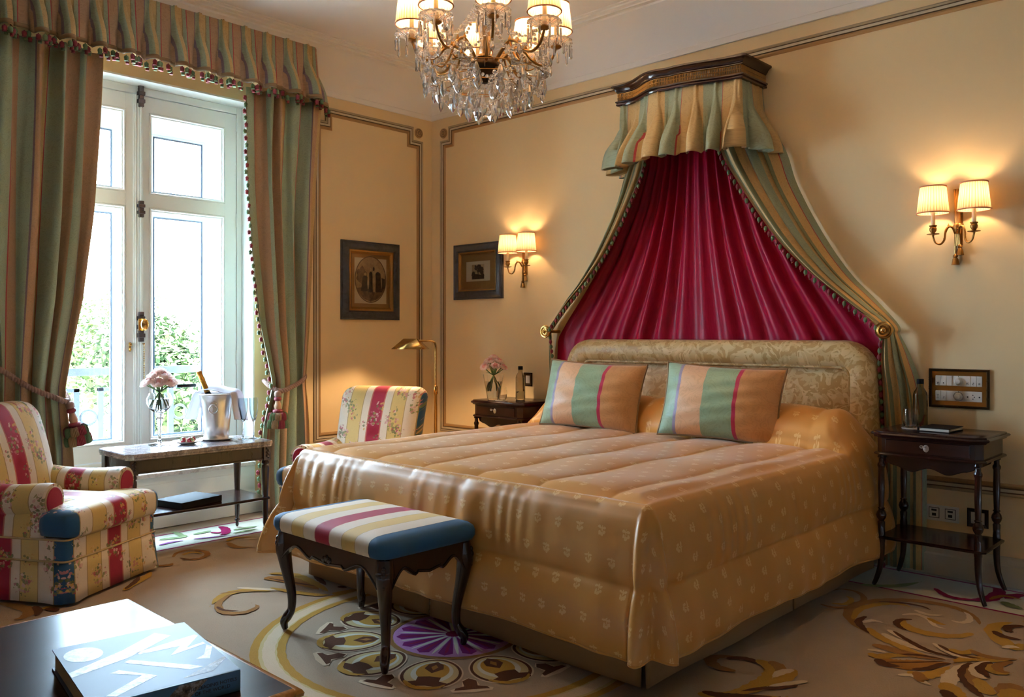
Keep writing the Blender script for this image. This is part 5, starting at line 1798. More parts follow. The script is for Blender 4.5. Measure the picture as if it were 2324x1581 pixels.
MB().lathe([(.0175, .222), (.0172, .30), (.019, .302), (.019, .318), (.0165, .322), (.0165, .35), (.019, .356), (.018, .366), (0, .368)], 20).build('foil', 'foil', bt, smooth=40)
npk = thing('napkin', 'white cloth napkin draped over the champagne bucket', 'napkin', (BKX, BKY, TZ + .30))
Rv, Vv = Vector((.727, .687, 0)), Vector((-.687, .727, 0))
npath = spline([(-.175, -.165), (-.155, -.11), (-.125, -.03), (-.105, .012), (-.06, .032), (0, .036), (.06, .018), (.108, .008), (.130, -.03), (.142, -.09), (.160, -.17)], 6)if 0 else spline([(-.175, -.165, 0), (-.155, -.11, 0), (-.128, -.03, 0), (-.106, .014, 0), (-.06, .036, 0), (0, .036, 0), (.06, .020, 0), (.108, .010, 0), (.130, -.03, 0), (.142, -.09, 0), (.160, -.17, 0)], 6)
def nfn(a, b):
    k = a * (len(npath) - 1)
    i = min(int(k), len(npath) - 2)
    p = npath[i].lerp(npath[i + 1], k - i)
    mid = 1 - abs(2 * a - 1)
    dep = lerp(-.06 - .0 * mid, .10, b)
    edge = (b - .5) * .03 * (1 - mid)
    if abs(p.x) < .115:
        dep = lerp(lerp(-.045, -.045, mid), .085, b)
    z = p.y - (.016 * (1 - b) ** 2 if abs(p.x) < .11 else 0) + .006 * sin(9 * b + a * 8) * mid - .02 * b * (abs(p.x) > .13)
    return Rv * (p.x + edge + .008 * sin(b * 11 + a * 5) * (1 - mid)) + Vv * dep + Vector((0, 0, z + .004))
MB().grid(nfn, 60, 20).build('cloth', 'linen', npk, smooth=180, solid=.003)
# plate of strawberries
pl_ = thing('dessert_plate', 'small white plate holding sugared strawberries on the marble table', 'plate', (.50, -2.44, TZ))
MB().lathe([(0, .004), (.03, 0), (.035, 0), (.06, .010), (.078, .018), (.077, .020), (.058, .013), (.036, .006), (0, .006)], 32).build('china', 'china', pl_, smooth=50).scale = (1.15, 1.15, 1)
for i, (dx, dy, rz_, lb) in enumerate(((-.014, -.022, .3, 'sugared strawberry on the white plate, nearest the rose vase'), (.012, .006, 1.9, 'sugared strawberry in the middle of the white plate'), (-.006, .034, 3.6, 'sugared strawberry on the white plate, nearest the champagne bucket'))):
    s_ = thing('strawberry', lb, 'fruit', (.50 + dx, -2.44 + dy, TZ + .022), rz_, 'strawberries on the plate')
    s_.rotation_euler = (1.2, .2, rz_)
    MB().lathe([(0, -.026), (.008, -.020), (.017, -.002), (.018, .008), (.012, .016), (0, .018)], 14).build('berry', 'strawberry', s_, smooth=60)
    m = MB()
    for k in range(6):
        a = k * PI / 3
        m.grid(lambda p, q_: ((.004 + .016 * q_) * cos(a) - (p - .5) * .008 * (1 - q_) * sin(a), (.004 + .016 * q_) * sin(a) + (p - .5) * .008 * (1 - q_) * cos(a), .018 + .006 * q_), 2, 3)
    m.build('leaf_cap', 'stem', s_, smooth=60)
    m = MB(); m.lathe([(0, -.028), (.010, -.022), (.0185, -.006), (.0178, -.004), (.009, -.019), (0, -.024)], 14, flute=5, fl=.12); m.build('sugar_tip', 'sugar', s_, smooth=60)
# champagne flutes
def flute(x, y, lb):
    r_ = thing('champagne_flute', lb, 'glass', (x, y, TZ), group='champagne flutes')
    MB().lathe([(0, 0), (.034, 0), (.035, .0015), (.012, .006), (.004, .012), (.0032, .09), (.006, .104), (.018, .135), (.0265, .18), (.029, .22), (.0285, .265), (.0277, .265), (.0282, .22), (.0255, .18), (.017, .138), (.004, .112), (0, .110)], 24).build('glass_body', 'flute_glass', r_, smooth=60)
flute(.535, -2.085, 'crystal champagne flute on the marble table, the one beside the bucket')
flute(.545, -2.015, 'crystal champagne flute on the marble table, the one beside the curtain tassel')
# folder on the lower shelf
fo = thing('ring_binder', 'black ring binder lying on the lower shelf of the marble table', 'folder', (.56, -2.46, .247), .25)
m = MB(); m.box(-.12, .12, -.15, .15, 0, .004); m.box(-.12, .12, -.15, .15, .034, .038); m.box(.115, .12, -.15, .15, 0, .038); m.box(-.12, .12, -.152, -.147, 0, .038); m.build('cover', 'black', fo, smooth=0, bevel=.003)
MB().box(-.112, .112, -.144, .144, .005, .032).build('papers', 'paper', fo, smooth=0)
# nightstand in the corner: vase, glass, bottle
NZ = .7945
v = thing('flower_vase', 'tapered clear glass vase of water on the corner nightstand', 'vase', (1.10, -.345, NZ))
MB().lathe([(0, 0), (.044, 0), (.047, .006), (.080, .190), (.077, .190), (.045, .014), (0, .013)], 32).build('glass_body', 'glass', v, smooth=40)
MB().lathe([(0, .0145), (.0445, .0150), (.0672, .138), (0, .138)], 28).build('water', 'water', v, smooth=40)
bouquet((1.10, -.345, NZ), .098, .235, .175, .07, 6, 'bunch of pink roses in the tapered glass vase on the corner nightstand', .035, 0)
def tumbler(x, y, z, lb):
    r_ = thing('tumbler', lb, 'glass', (x, y, z), group='stemless water glasses')
    MB().lathe([(0, 0), (.026, 0), (.030, .004), (.038, .03), (.039, .055), (.035, .098), (.0338, .098), (.0378, .055), (.0366, .032), (.027, .010), (0, .009)], 28).build('glass_body', 'glass', r_, smooth=60)
def coaster(x, y, z, lb):
    o = MB(); o.lathe([(0, 0), (.050, 0), (.050, .0025), (0, .0025)], 28)
    tag(o.build('coaster', 'china', smooth=30, loc=(x, y, z)), lb, 'coaster', 'white paper coasters')
def water_bottle(x, y, z, lb):
    r_ = thing('water_bottle', lb, 'bottle', (x, y, z), group='smoky glass water bottles')
    MB().lathe([(0, 0), (.032, 0), (.036, .006), (.036, .165), (.032, .182), (.018, .205), (.0165, .210), (.0165, .235), (.0150, .235), (.0150, .208), (.029, .180), (.0335, .163), (.0335, .010), (0, .010)], 28).build('glass_body', 'smoke', r_, smooth=40)
    MB().lathe([(0, .0110), (.0328, .0110), (.0328, .065), (0, .065)], 24).build('water', 'water', r_, smooth=30)
    MB().lathe([(.0172, .226), (.0178, .228), (.0178, .250), (.0165, .252), (0, .252)], 20).build('cap', 'black', r_, smooth=30)
coaster(1.225, -.385, NZ, 'round white coaster under the tumbler on the corner nightstand')
tumbler(1.225, -.385, NZ + .0026, 'stemless water glass beside the rose vase on the corner nightstand')
water_bottle(1.255, -.215, NZ, 'smoky water bottle with black cap on the corner nightstand')
coaster(4.055, -.235, NZ, 'round white coaster under the glass beside the black notebook')
tumbler(4.045, -.225, NZ + .0026, 'stemless water glass beside the black notebook on the right nightstand')
water_bottle(4.055, -.105, NZ, 'smoky water bottle with black cap on the right nightstand')
nb = thing('notebook', 'black leather notebook with a tucked-in pen on the right nightstand', 'notebook', (4.20, -.255, NZ), -.05)
m = MB(); m.box(-.075, .075, -.10, .10, 0, .004); m.box(-.075, .075, -.10, .10, .018, .022); m.box(-.078, -.073, -.10, .10, 0, .022); m.build('cover', 'black', nb, smooth=0, bevel=.002)
MB().box(-.070, .071, -.095, .095, .005, .017).build('pages', 'paper', nb, smooth=0)
MB().tube([(.0745, -.08, .011), (.0755, .05, .011)], .0035, 8).build('pen', 'silver', nb)
# ================================================================ PICTURES
def picture(name, fn, w, h, fw, gw, mw, label, art):
    rt = thing(name, label, 'picture', (0, 0, 0), group='framed prints')
    rc = lambda i: [(-w / 2 + i, -h / 2 + i), (w / 2 - i, -h / 2 + i), (w / 2 - i, h / 2 - i), (-w / 2 + i, h / 2 - i)]
    m = MB(); m.sweep([(0, 0), (0, .016), (.006, .020), (.012, .018), (fw * .5, .030), (fw * .82, .034), (fw * .92, .028), (fw, .022), (fw, .004)], rc(0), True, fn, 0); m.build('frame', 'frame_dark', rt, smooth=25)
    m = MB(); m.sweep([(0, .006), (0, .024), (gw * .4, .026), (gw * .7, .018), (gw, .010), (gw, .004)], rc(fw), True, fn, 0)
    for e in range(4):
        a, b = rc(fw + gw * .45)[e], rc(fw + gw * .45)[(e + 1) % 4]
        L = math.hypot(a[0] - b[0], a[1] - b[1])
        k = int(L / .014)
        for i in range(k):
            q = lerp(a[0], b[0], (i + .5) / k), lerp(a[1], b[1], (i + .5) / k)
            m.sph(fn(q[0], q[1], .022), .005, 5, 4)
    m.build('gilt_fillet', 'gilt', rt, smooth=40)
    i = fw + gw
    def quad(ins, hh, mt, nm, par):
        r = rc(ins)
        return MB().add([fn(x, y, hh) for x, y in r], [(0, 1, 2, 3)]).build(nm, mt, par, smooth=0)
    quad(i - .004, .0055, 'mount', 'mount', rt)
    pr = quad(i + mw, .0060, 'mount_pale', 'print', rt)
    art(pr, fn)
    g = MB().add([fn(x, y, .0095) for x, y in rc(i - .002)], [(0, 1, 2, 3)]).build('glass_pane', 'picture_glass', rt, smooth=0)
    return rt
def poly_on(m, pts, fn, h, k):
    ar = sum(a[0] * b[1] - b[0] * a[1] for a, b in zip(pts, pts[1:] + pts[:1]))
    m.add([fn(x, y, h) for x, y in (pts if ar > 0 else pts[::-1])], [tuple(range(len(pts)))], k)
def ell(cx, cy, rx, ry, n=30, wob=0, sd_=0):
    return [(cx + rx * cos(2 * PI * i / n) * (1 + wob * sin(i * 2.7 + sd_)), cy + ry * sin(2 * PI * i / n) * (1 + wob * sin(i * 1.9 + sd_))) for i in range(n)]
def oval_art(par, fn):
    m = MB()
    cy = .012
    poly_on(m, ell(0, cy, .158, .190, 48), fn, .0063, 2); poly_on(m, ell(0, cy, .150, .182, 48), fn, .0066, 0)
    poly_on(m, [(-.14, -.06), (-.08, -.055), (.0, -.07), (.07, -.065), (.142, -.05), (.12, -.10), (.07, -.145), (0, -.168), (-.07, -.145), (-.12, -.10)], fn, .0069, 2)
    poly_on(m, ell(-.09, .04, .05, .07, 18, .2), fn, .0070, 2)
    def robed(x, y0, hgt, wd, k, lean_=0):
        poly_on(m, [(x - wd, y0), (x + wd * 1.1, y0), (x + wd * .8 + lean_ * .5, y0 + hgt * .45), (x + wd * .75 + lean_ * .8, y0 + hgt * .78), (x + wd * .2 + lean_, y0 + hgt * .84), (x - wd * .3 + lean_, y0 + hgt * .84), (x - wd * .75 + lean_ * .8, y0 + hgt * .76), (x - wd * .7 + lean_ * .5, y0 + hgt * .4)], fn, .0073, k)
        poly_on(m, ell(x + lean_, y0 + hgt * .92, wd * .38, hgt * .08, 14), fn, .0076, 3 if k != 3 else 1)
    robed(-.068, -.085, .15, .034, 1, .012); robed(.0, -.092, .20, .024, 1); robed(.030, -.09, .205, .022, 3); robed(.078, -.088, .195, .034, 1, -.006)
    poly_on(m, [(.115, -.08), (.145, -.05), (.145, .02), (.11, .03)], fn, .0072, 1)
    m.build('oval_scene', ['engr_bg', 'engr_dark', 'engr_mid', 'engr_pale'], par, smooth=0)
def tree_art(par, fn):
    m = MB()
    poly_on(m, [(-.072, -.065), (.072, -.065), (.072, .055), (-.072, .055)], fn, .0063, 0)
    poly_on(m, [(-.072, -.065), (.072, -.065), (.072, -.035), (.03, -.030), (-.03, -.022), (-.072, -.012)], fn, .0066, 1)
    poly_on(m, [(-.004, -.055), (.006, -.055), (.005, -.01), (.02, .02), (.012, .022), (.002, .0), (-.014, .02), (-.02, .018), (-.003, -.012)], fn, .0069, 1)
    for i, (x, y, r) in enumerate(((-.02, .025, .022), (.012, .035, .026), (.038, .015, .026), (.045, -.012, .02), (.02, .008, .022), (-.028, .042, .010), (-.052, -.015, .018), (-.06, -.03, .016), (.055, -.035, .018))):
        poly_on(m, ell(x, y, r, r * .8, 22, .16, i), fn, .0071 + .0001 * i, 1)
    m.build('tree_scene', ['engr_pale', 'engr_dark'], par, smooth=0)
picture('picture', lambda x, z, h: (h, -.662 + x, 1.72 + z), .585, .632, .072, .030, .030, 'dark framed oval engraving of robed figures on the wall panel beside the curtain', oval_art)
picture('picture', lambda x, z, h: (.585 + x, -h, 1.806 + z), .575, .46, .068, .018, .062, 'small dark framed engraving of trees beside the twin sconce', tree_art)
# ================================================================ SWITCHES AND SOCKETS
sw = thing('switch_panel', 'brass-framed panel of white switches and dials on the wall above the right nightstand', 'switch panel', (4.2145, 0, .9975))
fw_ = lambda x, z, h: (x, -h, z)
rr_ = [(-.146, -.103), (.146, -.103), (.146, .103), (-.146, .103)]
m = MB(); m.sweep([(0, 0), (0, .010), (.004, .014), (.009, .014), (.013, .008), (.013, 0)], rr_, True, fw_, 0)
for e in range(4):
    a, b = rr_[e], rr_[(e + 1) % 4]
    for f_ in (.25, .5, .75):
        x, z = lerp(a[0], b[0], f_) * .957, lerp(a[1], b[1], f_) * .94
        for s_ in (-1, 1):
            m.tube([(x - .006, -.0145, z - s_ * .005), (x + .006, -.0145, z + s_ * .005)], .0015, 5)
m.build('reeded_frame', 'bronze', sw, smooth=25)
m = MB(); m.box(-.135, .135, -.004, 0, -.092, .092); m.build('brass_plate', 'brass', sw, smooth=0)
keys = 8
for row, (zc, nm) in enumerate(((.040, 'a'), (-.040, 'b'))):
    m = MB(); m.box(-.112, .112, -.008, -.003, zc - .027, zc + .027); m.build('switch_strip', 'plastic_w', sw, smooth=0, bevel=.001)
    xs = [-.100, -.072, -.044, None, .044, .072, .100]
    for i, x in enumerate(xs):
        if x is None:
            m = MB(); m.lathe([(.022, .0), (.021, .004), (.018, .006), (.017, .014), (.012, .020), (0, .021)], 24)
            d_ = m.build('dial', 'plastic_w', sw, smooth=40, loc=(0, -.008, zc - .002), rot=(PI / 2, 0, 0))
            MB().lathe([(.0, 0), (.002, 0), (.002, .001), (0, .001)], 10).build('dial_mark', 'plastic_d', d_, smooth=0, loc=(0, .025, 0))
            if row:
                MB().tube([(.0225 * cos(a * PI / 14), .0225 * sin(a * PI / 14), .003) for a in range(28)], .0018, 6, closed=True).build('dial_ring', 'chrome', d_, smooth=60)
            continue
        if row == 0 or i < 2:
            m = MB()
            m.add([(x - .012, -.008, zc - .025), (x + .012, -.008, zc - .025), (x + .012, -.008, zc + .025), (x - .012, -.008, zc + .025), (x - .012, -.013 if i % 2 else -.010, zc - .025), (x + .012, -.013 if i % 2 else -.010, zc - .025), (x + .012, -.010 if i % 2 else -.013, zc + .025), (x - .012, -.010 if i % 2 else -.013, zc + .025)], [(4, 5, 6, 7), (0, 1, 5, 4), (1, 2, 6, 5), (2, 3, 7, 6), (3, 0, 4, 7)])
            k_ = m.build('rocker', 'plastic_w', sw, smooth=0)
            if i != 2:
                m = MB()
                zz = zc - .012
                y = -.0136
                if row == 1 and i == 0:
                    segs = [((-.006, .018), (.006, .018)), ((0, .018), (0, .004))]
                    m.tube([(x + .004 * cos(a * PI / 5), y, zz + .002 * sin(a * PI / 5)) for a in range(10)], .0007, 4, closed=True)
                elif row == 1:
                    segs = [((-.002, -.004), (.0, .006)), ((.0, .006), (.004, .008)), ((.004, .008), (.004, .003))]
                elif i == 1:
                    segs = []
                    m.sph((x, y, zz), (.003, .001, .003), 8, 5)
                elif i == 0:
                    segs = [((-.004, .006), (-.001, -.006)), ((-.002, .0), (.004, .004)), ((.004, .004), (.003, -.004)), ((-.006, -.004), (-.001, -.006))]
                elif i == 4:
                    segs = [((-.005, -.005), (.004, .006)), ((-.004, .003), (.003, -.002)), ((.0, .0), (.005, -.005)), ((-.006, .0), (-.003, .004))]
                elif i == 5:
                    segs = [((0, .007), (0, .003)), ((0, .003), (.004, .002)), ((-.004, -.005), (.003, -.005)), ((-.004, -.005), (-.003, .0)), ((-.003, .0), (.003, .0))]
                else:
                    segs = [((0, 0), (.0055 * cos(a), .0055 * sin(a))) for a in (.3, 1.55, 2.8, 4.1, 5.3)]
                for p, q_ in segs:
                    m.tube([(x + p[0], y, zz + p[1]), (x + q_[0], y, zz + q_[1])], .0009, 5)
                m.build('symbol', 'plastic_d', k_, smooth=60)
        elif i >= 4:
            m = MB()
            dots = [(0, 0, .0042)] if i != 5 else [(-.003, .010, .003), (.004, 0, .003), (-.003, -.010, .003)]
            for dx, dz, r in dots:
                m.sph((x + dx, -.0082, zc - .002 + dz), (r, .0008, r), 12, 4)
            m.build('jack_hole', 'plastic_d', sw, smooth=60)
so = thing('data_socket', 'white double data socket on the wall behind the right nightstand legs', 'socket', (4.135, 0, .327))
m = MB(); m.box(-.082, .082, -.009, 0, -.042, .042); m.build('plate', 'plastic_w', so, smooth=0, bevel=.003)
for sx in (-.040, .040):
    m = MB(); m.box(sx - .026, sx + .026, -.0105, -.008, -.027, .029); m.box(sx - .023, sx + .023, -.0112, -.010, -.024, .026, 1)
    m.box(sx - .010, sx + .010, -.0120, -.0110, -.016, -.001, 0); m.box(sx - .013, sx + .013, -.0118, -.0110, .010, .020, 0)
    m.build('jack', ['plastic_d', 'plastic_w'], so, smooth=0)
so2 = thing('wall_socket', 'white socket in a dark wood surround behind the right nightstand', 'socket', (4.306, 0, .327))
m = MB(); m.sweep([(0, 0), (0, .009), (.006, .012), (.018, .008), (.018, 0)], [(-.05, -.048), (.05, -.048), (.05, .048), (-.05, .048)], True, fw_, 0); m.build('surround', 'mahogany', so2, smooth=20)
m = MB(); m.box(-.033, .033, -.006, 0, -.031, .031); m.box(-.018, .018, -.007, -.005, -.020, .020, 1); m.build('insert', ['plastic_w', 'paper'], so2, smooth=0)
ls = thing('light_switch', 'brass-framed light switch on the wall behind the corner water bottle', 'switch', (1.140, 0, .935))
m = MB(); m.sweep([(0, 0), (0, .008), (.005, .011), (.009, .008), (.022, .006), (.022, 0)], [(-.043, -.052), (.043, -.052), (.043, .052), (-.043, .052)], True, fw_, 0); m.build('surround', 'bronze', ls, smooth=20)
MB().box(-.021, .021, -.008, 0, -.030, .030).build('rocker', 'plastic_w', ls, smooth=0, bevel=.002)
STROKES = [
  ('t', 0.055, [(4.222, -1.171), (4.113, -1.105), (4.022, -0.985), (3.990, -0.820), (4.049, -0.675), (4.173, -0.558), (4.323, -0.533), (4.431, -0.598), (4.497, -0.717), (4.510, -0.875)]),
  ('g', 0.060, [(4.505, -0.856), (4.467, -0.939), (4.396, -0.983), (4.317, -0.986), (4.241, -0.935), (4.226, -0.872), (4.258, -0.841)]),
  ('g', 0.040, [(4.059, -1.029), (4.029, -0.868), (4.069, -0.730), (4.142, -0.661), (4.221, -0.687)]),
  ('c', 0.030, [(4.109, -1.046), (4.131, -0.987), (4.186, -0.986)]),
  ('c', 0.030, [(4.201, -0.816), (4.244, -0.761), (4.309, -0.793), (4.362, -0.870), (4.430, -0.867)]),
  ('g', 0.030, [(4.298, -0.777), (4.359, -0.822), (4.392, -0.816)]),
  ('c', 0.030, [(4.219, -0.702), (4.290, -0.731), (4.342, -0.682)]),
  ('c', 0.030, [(4.389, -0.743), (4.430, -0.743), (4.447, -0.689), (4.422, -0.607), (4.373, -0.557)]),
  ('b', 0.024, [(4.050, -0.696), (4.135, -0.639), (4.226, -0.625), (4.288, -0.665)]),
  ('b', 0.034, [(4.088, -0.949), (4.088, -1.040), (4.145, -1.124), (4.221, -1.183)]),
  ('b', 0.030, [(4.255, -0.849), (4.220, -0.890), (4.222, -0.952), (4.263, -1.001), (4.310, -1.021)]),
  ('g', 0.050, [(4.152, -1.094), (4.222, -1.171), (4.314, -1.219), (4.405, -1.262), (4.504, -1.259)]),
  ('c', 0.050, [(4.222, -1.123), (4.296, -1.169), (4.384, -1.197), (4.463, -1.207), (4.545, -1.221)]),
  ('c', 0.030, [(4.224, -1.061), (4.273, -1.099), (4.365, -1.171)]),
  ('b', 0.030, [(4.248, -1.063), (4.331, -1.136), (4.428, -1.198), (4.505, -1.208), (4.565, -1.202)]),
  ('t', 0.060, [(4.241, -1.288), (4.287, -1.288), (4.372, -1.293), (4.453, -1.278), (4.549, -1.237)]),
  ('b', 0.022, [(4.353, -1.335), (4.407, -1.285), (4.469, -1.263), (4.523, -1.252)]),
  ('o', 0.100, [(4.322, -1.432), (4.400, -1.427), (4.468, -1.362), (4.550, -1.256)]),
  ('b', 0.050, [(4.313, -1.430), (4.356, -1.468), (4.412, -1.445)]),
  ('b', 0.014, [(4.349, -1.446), (4.437, -1.363), (4.530, -1.260)]),
  ('b', 0.030, [(4.449, -1.448), (4.493, -1.393), (4.516, -1.317), (4.548, -1.268)]),
  ('g', 0.060, [(4.444, -1.480), (4.497, -1.486), (4.527, -1.421), (4.552, -1.283)]),
  ('g', 0.050, [(4.268, -1.391), (4.307, -1.406), (4.347, -1.348), (4.412, -1.317)]),
  ('c', 0.025, [(4.247, -1.358), (4.284, -1.344), (4.322, -1.340)]),
  ('c', 0.030, [(4.429, -1.541), (4.473, -1.508), (4.526, -1.547), (4.556, -1.552)]),
  ('t', 0.050, [(4.468, -1.458), (4.510, -1.527), (4.521, -1.534)]),
  ('g', 0.050, [(4.543, -1.252), (4.583, -1.174), (4.648, -1.133), (4.726, -1.040)]),
  ('c', 0.030, [(4.419, -1.098), (4.478, -1.150), (4.534, -1.181), (4.602, -1.167)]),
  ('b', 0.026, [(4.439, -1.101), (4.497, -1.143), (4.565, -1.162), (4.625, -1.139)]),
  ('g', 0.040, [(4.486, -1.122), (4.545, -1.129), (4.557, -1.054)]),
  ('t', 0.040, [(4.557, -1.075), (4.601, -1.107), (4.665, -1.098), (4.736, -1.041)]),
  ('c', 0.070, [(4.592, -1.245), (4.585, -1.365), (4.586, -1.472), (4.624, -1.589)]),
  ('b', 0.050, [(4.596, -1.222), (4.601, -1.332), (4.643, -1.436), (4.690, -1.510), (4.739, -1.560)]),
  ('t', 0.050, [(4.612, -1.246), (4.643, -1.383), (4.691, -1.476)]),
  ('g', 0.080, [(4.582, -1.493), (4.635, -1.579), (4.678, -1.618)]),
  ('b', 0.050, [(4.596, -1.566), (4.631, -1.614), (4.660, -1.651)]),
  ('g', 0.060, [(4.655, -1.372), (4.713, -1.472), (4.730, -1.505)]),
  ('c', 0.050, [(4.644, -1.157), (4.624, -1.254), (4.651, -1.340), (4.697, -1.350)]),
  ('b', 0.045, [(4.650, -1.161), (4.644, -1.273), (4.693, -1.336)]),
  ('g', 0.050, [(4.664, -1.177), (4.683, -1.255), (4.740, -1.237)]),
  ('t', 0.040, [(4.709, -1.096), (4.680, -1.182), (4.702, -1.236), (4.741, -1.218)]),
  ('g', 0.070, [(4.698, -0.856), (4.670, -0.926), (4.571, -0.793), (4.556, -0.662), (4.631, -0.540)]),
  ('b', 0.040, [(4.564, -0.764), (4.613, -0.812), (4.686, -0.800)]),
  ('b', 0.040, [(4.644, -0.603), (4.599, -0.658), (4.606, -0.712), (4.642, -0.727)]),
  ('c', 0.030, [(4.643, -0.962), (4.668, -0.917), (4.700, -0.919)]),
  ('t', 0.090, [(4.766, -1.471), (4.773, -1.382), (4.801, -1.338)]),
  ('g', 0.090, [(4.786, -1.516), (4.793, -1.429), (4.810, -1.380)]),
  ('t', 0.030, [(3.864, -0.925), (3.934, -0.930), (3.993, -0.845), (3.986, -0.705), (3.918, -0.615), (3.832, -0.631), (3.829, -0.762)]),
  ('g', 0.030, [(3.898, -0.877), (3.952, -0.841), (3.942, -0.747), (3.885, -0.709)]),
  ('t', 0.050, [(3.967, -1.932), (3.895, -1.943), (3.839, -1.899), (3.852, -1.835), (3.953, -1.771)]),
  ('b', 0.035, [(3.876, -1.838), (3.923, -1.795), (3.982, -1.792), (4.022, -1.800)]),
  ('g', 0.080, [(3.972, -1.772), (4.056, -1.810), (4.095, -1.901), (4.089, -2.011), (4.061, -2.105), (3.992, -2.162)]),
  ('t', 0.050, [(4.015, -1.752), (4.069, -1.778), (4.096, -1.846)]),
  ('g', 0.050, [(4.125, -1.763), (4.137, -1.861), (4.130, -1.938)]),
  ('c', 0.040, [(4.121, -1.767), (4.098, -1.826), (4.099, -1.898)]),
  ('b', 0.030, [(4.196, -1.893), (4.159, -1.954), (4.106, -2.021), (4.060, -2.103)]),
  ('c', 0.030, [(4.206, -1.832), (4.160, -1.910), (4.119, -1.983)]),
  ('g', 0.070, [(3.968, -2.209), (4.049, -2.165), (4.128, -2.107), (4.213, -2.010)]),
  ('b', 0.050, [(3.970, -2.183), (4.046, -2.160), (4.104, -2.113), (4.196, -2.029)]),
  ('g', 0.055, [(1.771, -2.618), (1.665, -2.717), (1.679, -2.833), (1.784, -2.945)]),
  ('t', 0.040, [(1.678, -2.786), (1.774, -2.896), (1.911, -2.939), (1.979, -2.875), (1.947, -2.791), (1.879, -2.782)]),
  ('b', 0.020, [(1.809, -2.922), (1.882, -2.924), (1.947, -2.872)]),
  ('t', 0.020, [(1.631, -2.815), (1.676, -2.723), (1.775, -2.620)]),
  ('c', 0.030, [(1.605, -2.708), (1.733, -2.620), (1.923, -2.490)]),
  ('o', 0.090, [(1.546, -2.519), (1.641, -2.465), (1.785, -2.435), (1.975, -2.441)]),
  ('b', 0.020, [(1.574, -2.510), (1.741, -2.459), (1.882, -2.413)]),
  ('g', 0.050, [(1.490, -2.461), (1.615, -2.380), (1.860, -2.399), (2.031, -2.437)]),
  ('b', 0.035, [(1.705, -2.313), (1.806, -2.345), (1.903, -2.375)]),
  ('g', 0.040, [(2.036, -2.432), (2.058, -2.379), (2.051, -2.303)]),
  ('b', 0.035, [(1.957, -2.342), (2.009, -2.326)]),
  ('g', 0.040, [(1.727, -2.592), (1.881, -2.547), (2.014, -2.484), (2.036, -2.432)]),
  ('t', 0.035, [(0.794, -2.668), (0.714, -2.604), (0.709, -2.518), (0.806, -2.481), (0.890, -2.509), (0.935, -2.586), (0.899, -2.637), (0.835, -2.647)]),
  ('g', 0.030, [(0.784, -2.609), (0.770, -2.533), (0.863, -2.516)]),
  ('b', 0.020, [(0.835, -2.647), (0.904, -2.626), (0.921, -2.566)]),
  ('t', 0.040, [(0.906, -2.810), (0.941, -2.761), (0.913, -2.723)]),
  ('t', 0.045, [(0.700, -2.280), (0.844, -2.298), (0.924, -2.222)]),
  ('g', 0.040, [(0.673, -2.266), (0.622, -2.193), (0.689, -2.088)]),
  ('c', 0.030, [(0.691, -2.168), (0.740, -2.101)]),
  ('g', 0.050, [(1.232, -3.120), (1.140, -3.020), (1.058, -2.926), (0.980, -2.880)]),
  ('b', 0.030, [(1.217, -3.108), (1.147, -3.040), (1.082, -2.990), (1.023, -2.959)]),
  ('t', 0.060, [(1.003, -3.609), (1.119, -3.570), (1.235, -3.551), (1.317, -3.604), (1.298, -3.663)]),
  ('b', 0.040, [(1.178, -3.514), (1.265, -3.522), (1.341, -3.559)]),
  ('g', 0.050, [(1.227, -3.490), (1.254, -3.464), (1.285, -3.390)]),
  ('b', 0.040, [(1.253, -3.489), (1.302, -3.465), (1.340, -3.473)]),
  ('m', 0.060, [(0.256, -2.102), (0.346, -2.109), (0.466, -2.172), (0.472, -2.230)]),
  ('m', 0.030, [(0.366, -2.222), (0.419, -2.195), (0.396, -2.151)]),
  ('p', 0.030, [(0.463, -2.601), (0.444, -2.522), (0.459, -2.427)]),
  ('p', 0.025, [(0.462, -2.384), (0.503, -2.284), (0.532, -2.152)]),
  ('e', 0.050, [(0.321, -2.538), (0.344, -2.476), (0.348, -2.389), (0.209, -2.415)]),
  ('e', 0.040, [(0.377, -2.403), (0.241, -2.384), (0.162, -2.393)]),
  ('e', 0.040, [(0.346, -2.328), (0.339, -2.248), (0.326, -2.194)]),
  ('e', 0.040, [(0.414, -2.089), (0.425, -1.988), (0.429, -1.915)]),
  ('e', 0.030, [(0.503, -2.136), (0.500, -2.030), (0.504, -1.959)]),
  ('m', 0.040, [(4.180, -0.286), (4.267, -0.379), (4.353, -0.373), (4.446, -0.301)]),
  ('m', 0.070, [(4.376, -0.366), (4.430, -0.286), (4.435, -0.126), (4.373, -0.054)]),
  ('m', 0.060, [(4.535, -0.094), (4.496, -0.177), (4.485, -0.234)]),
  ('e', 0.050, [(4.486, -0.292), (4.537, -0.331), (4.590, -0.352)]),
  ('e', 0.050, [(3.882, -0.485), (4.017, -0.391), (4.097, -0.214)]),
  ('o', 0.030, [(4.433, -0.298), (4.468, -0.189), (4.557, -0.196)]),
]
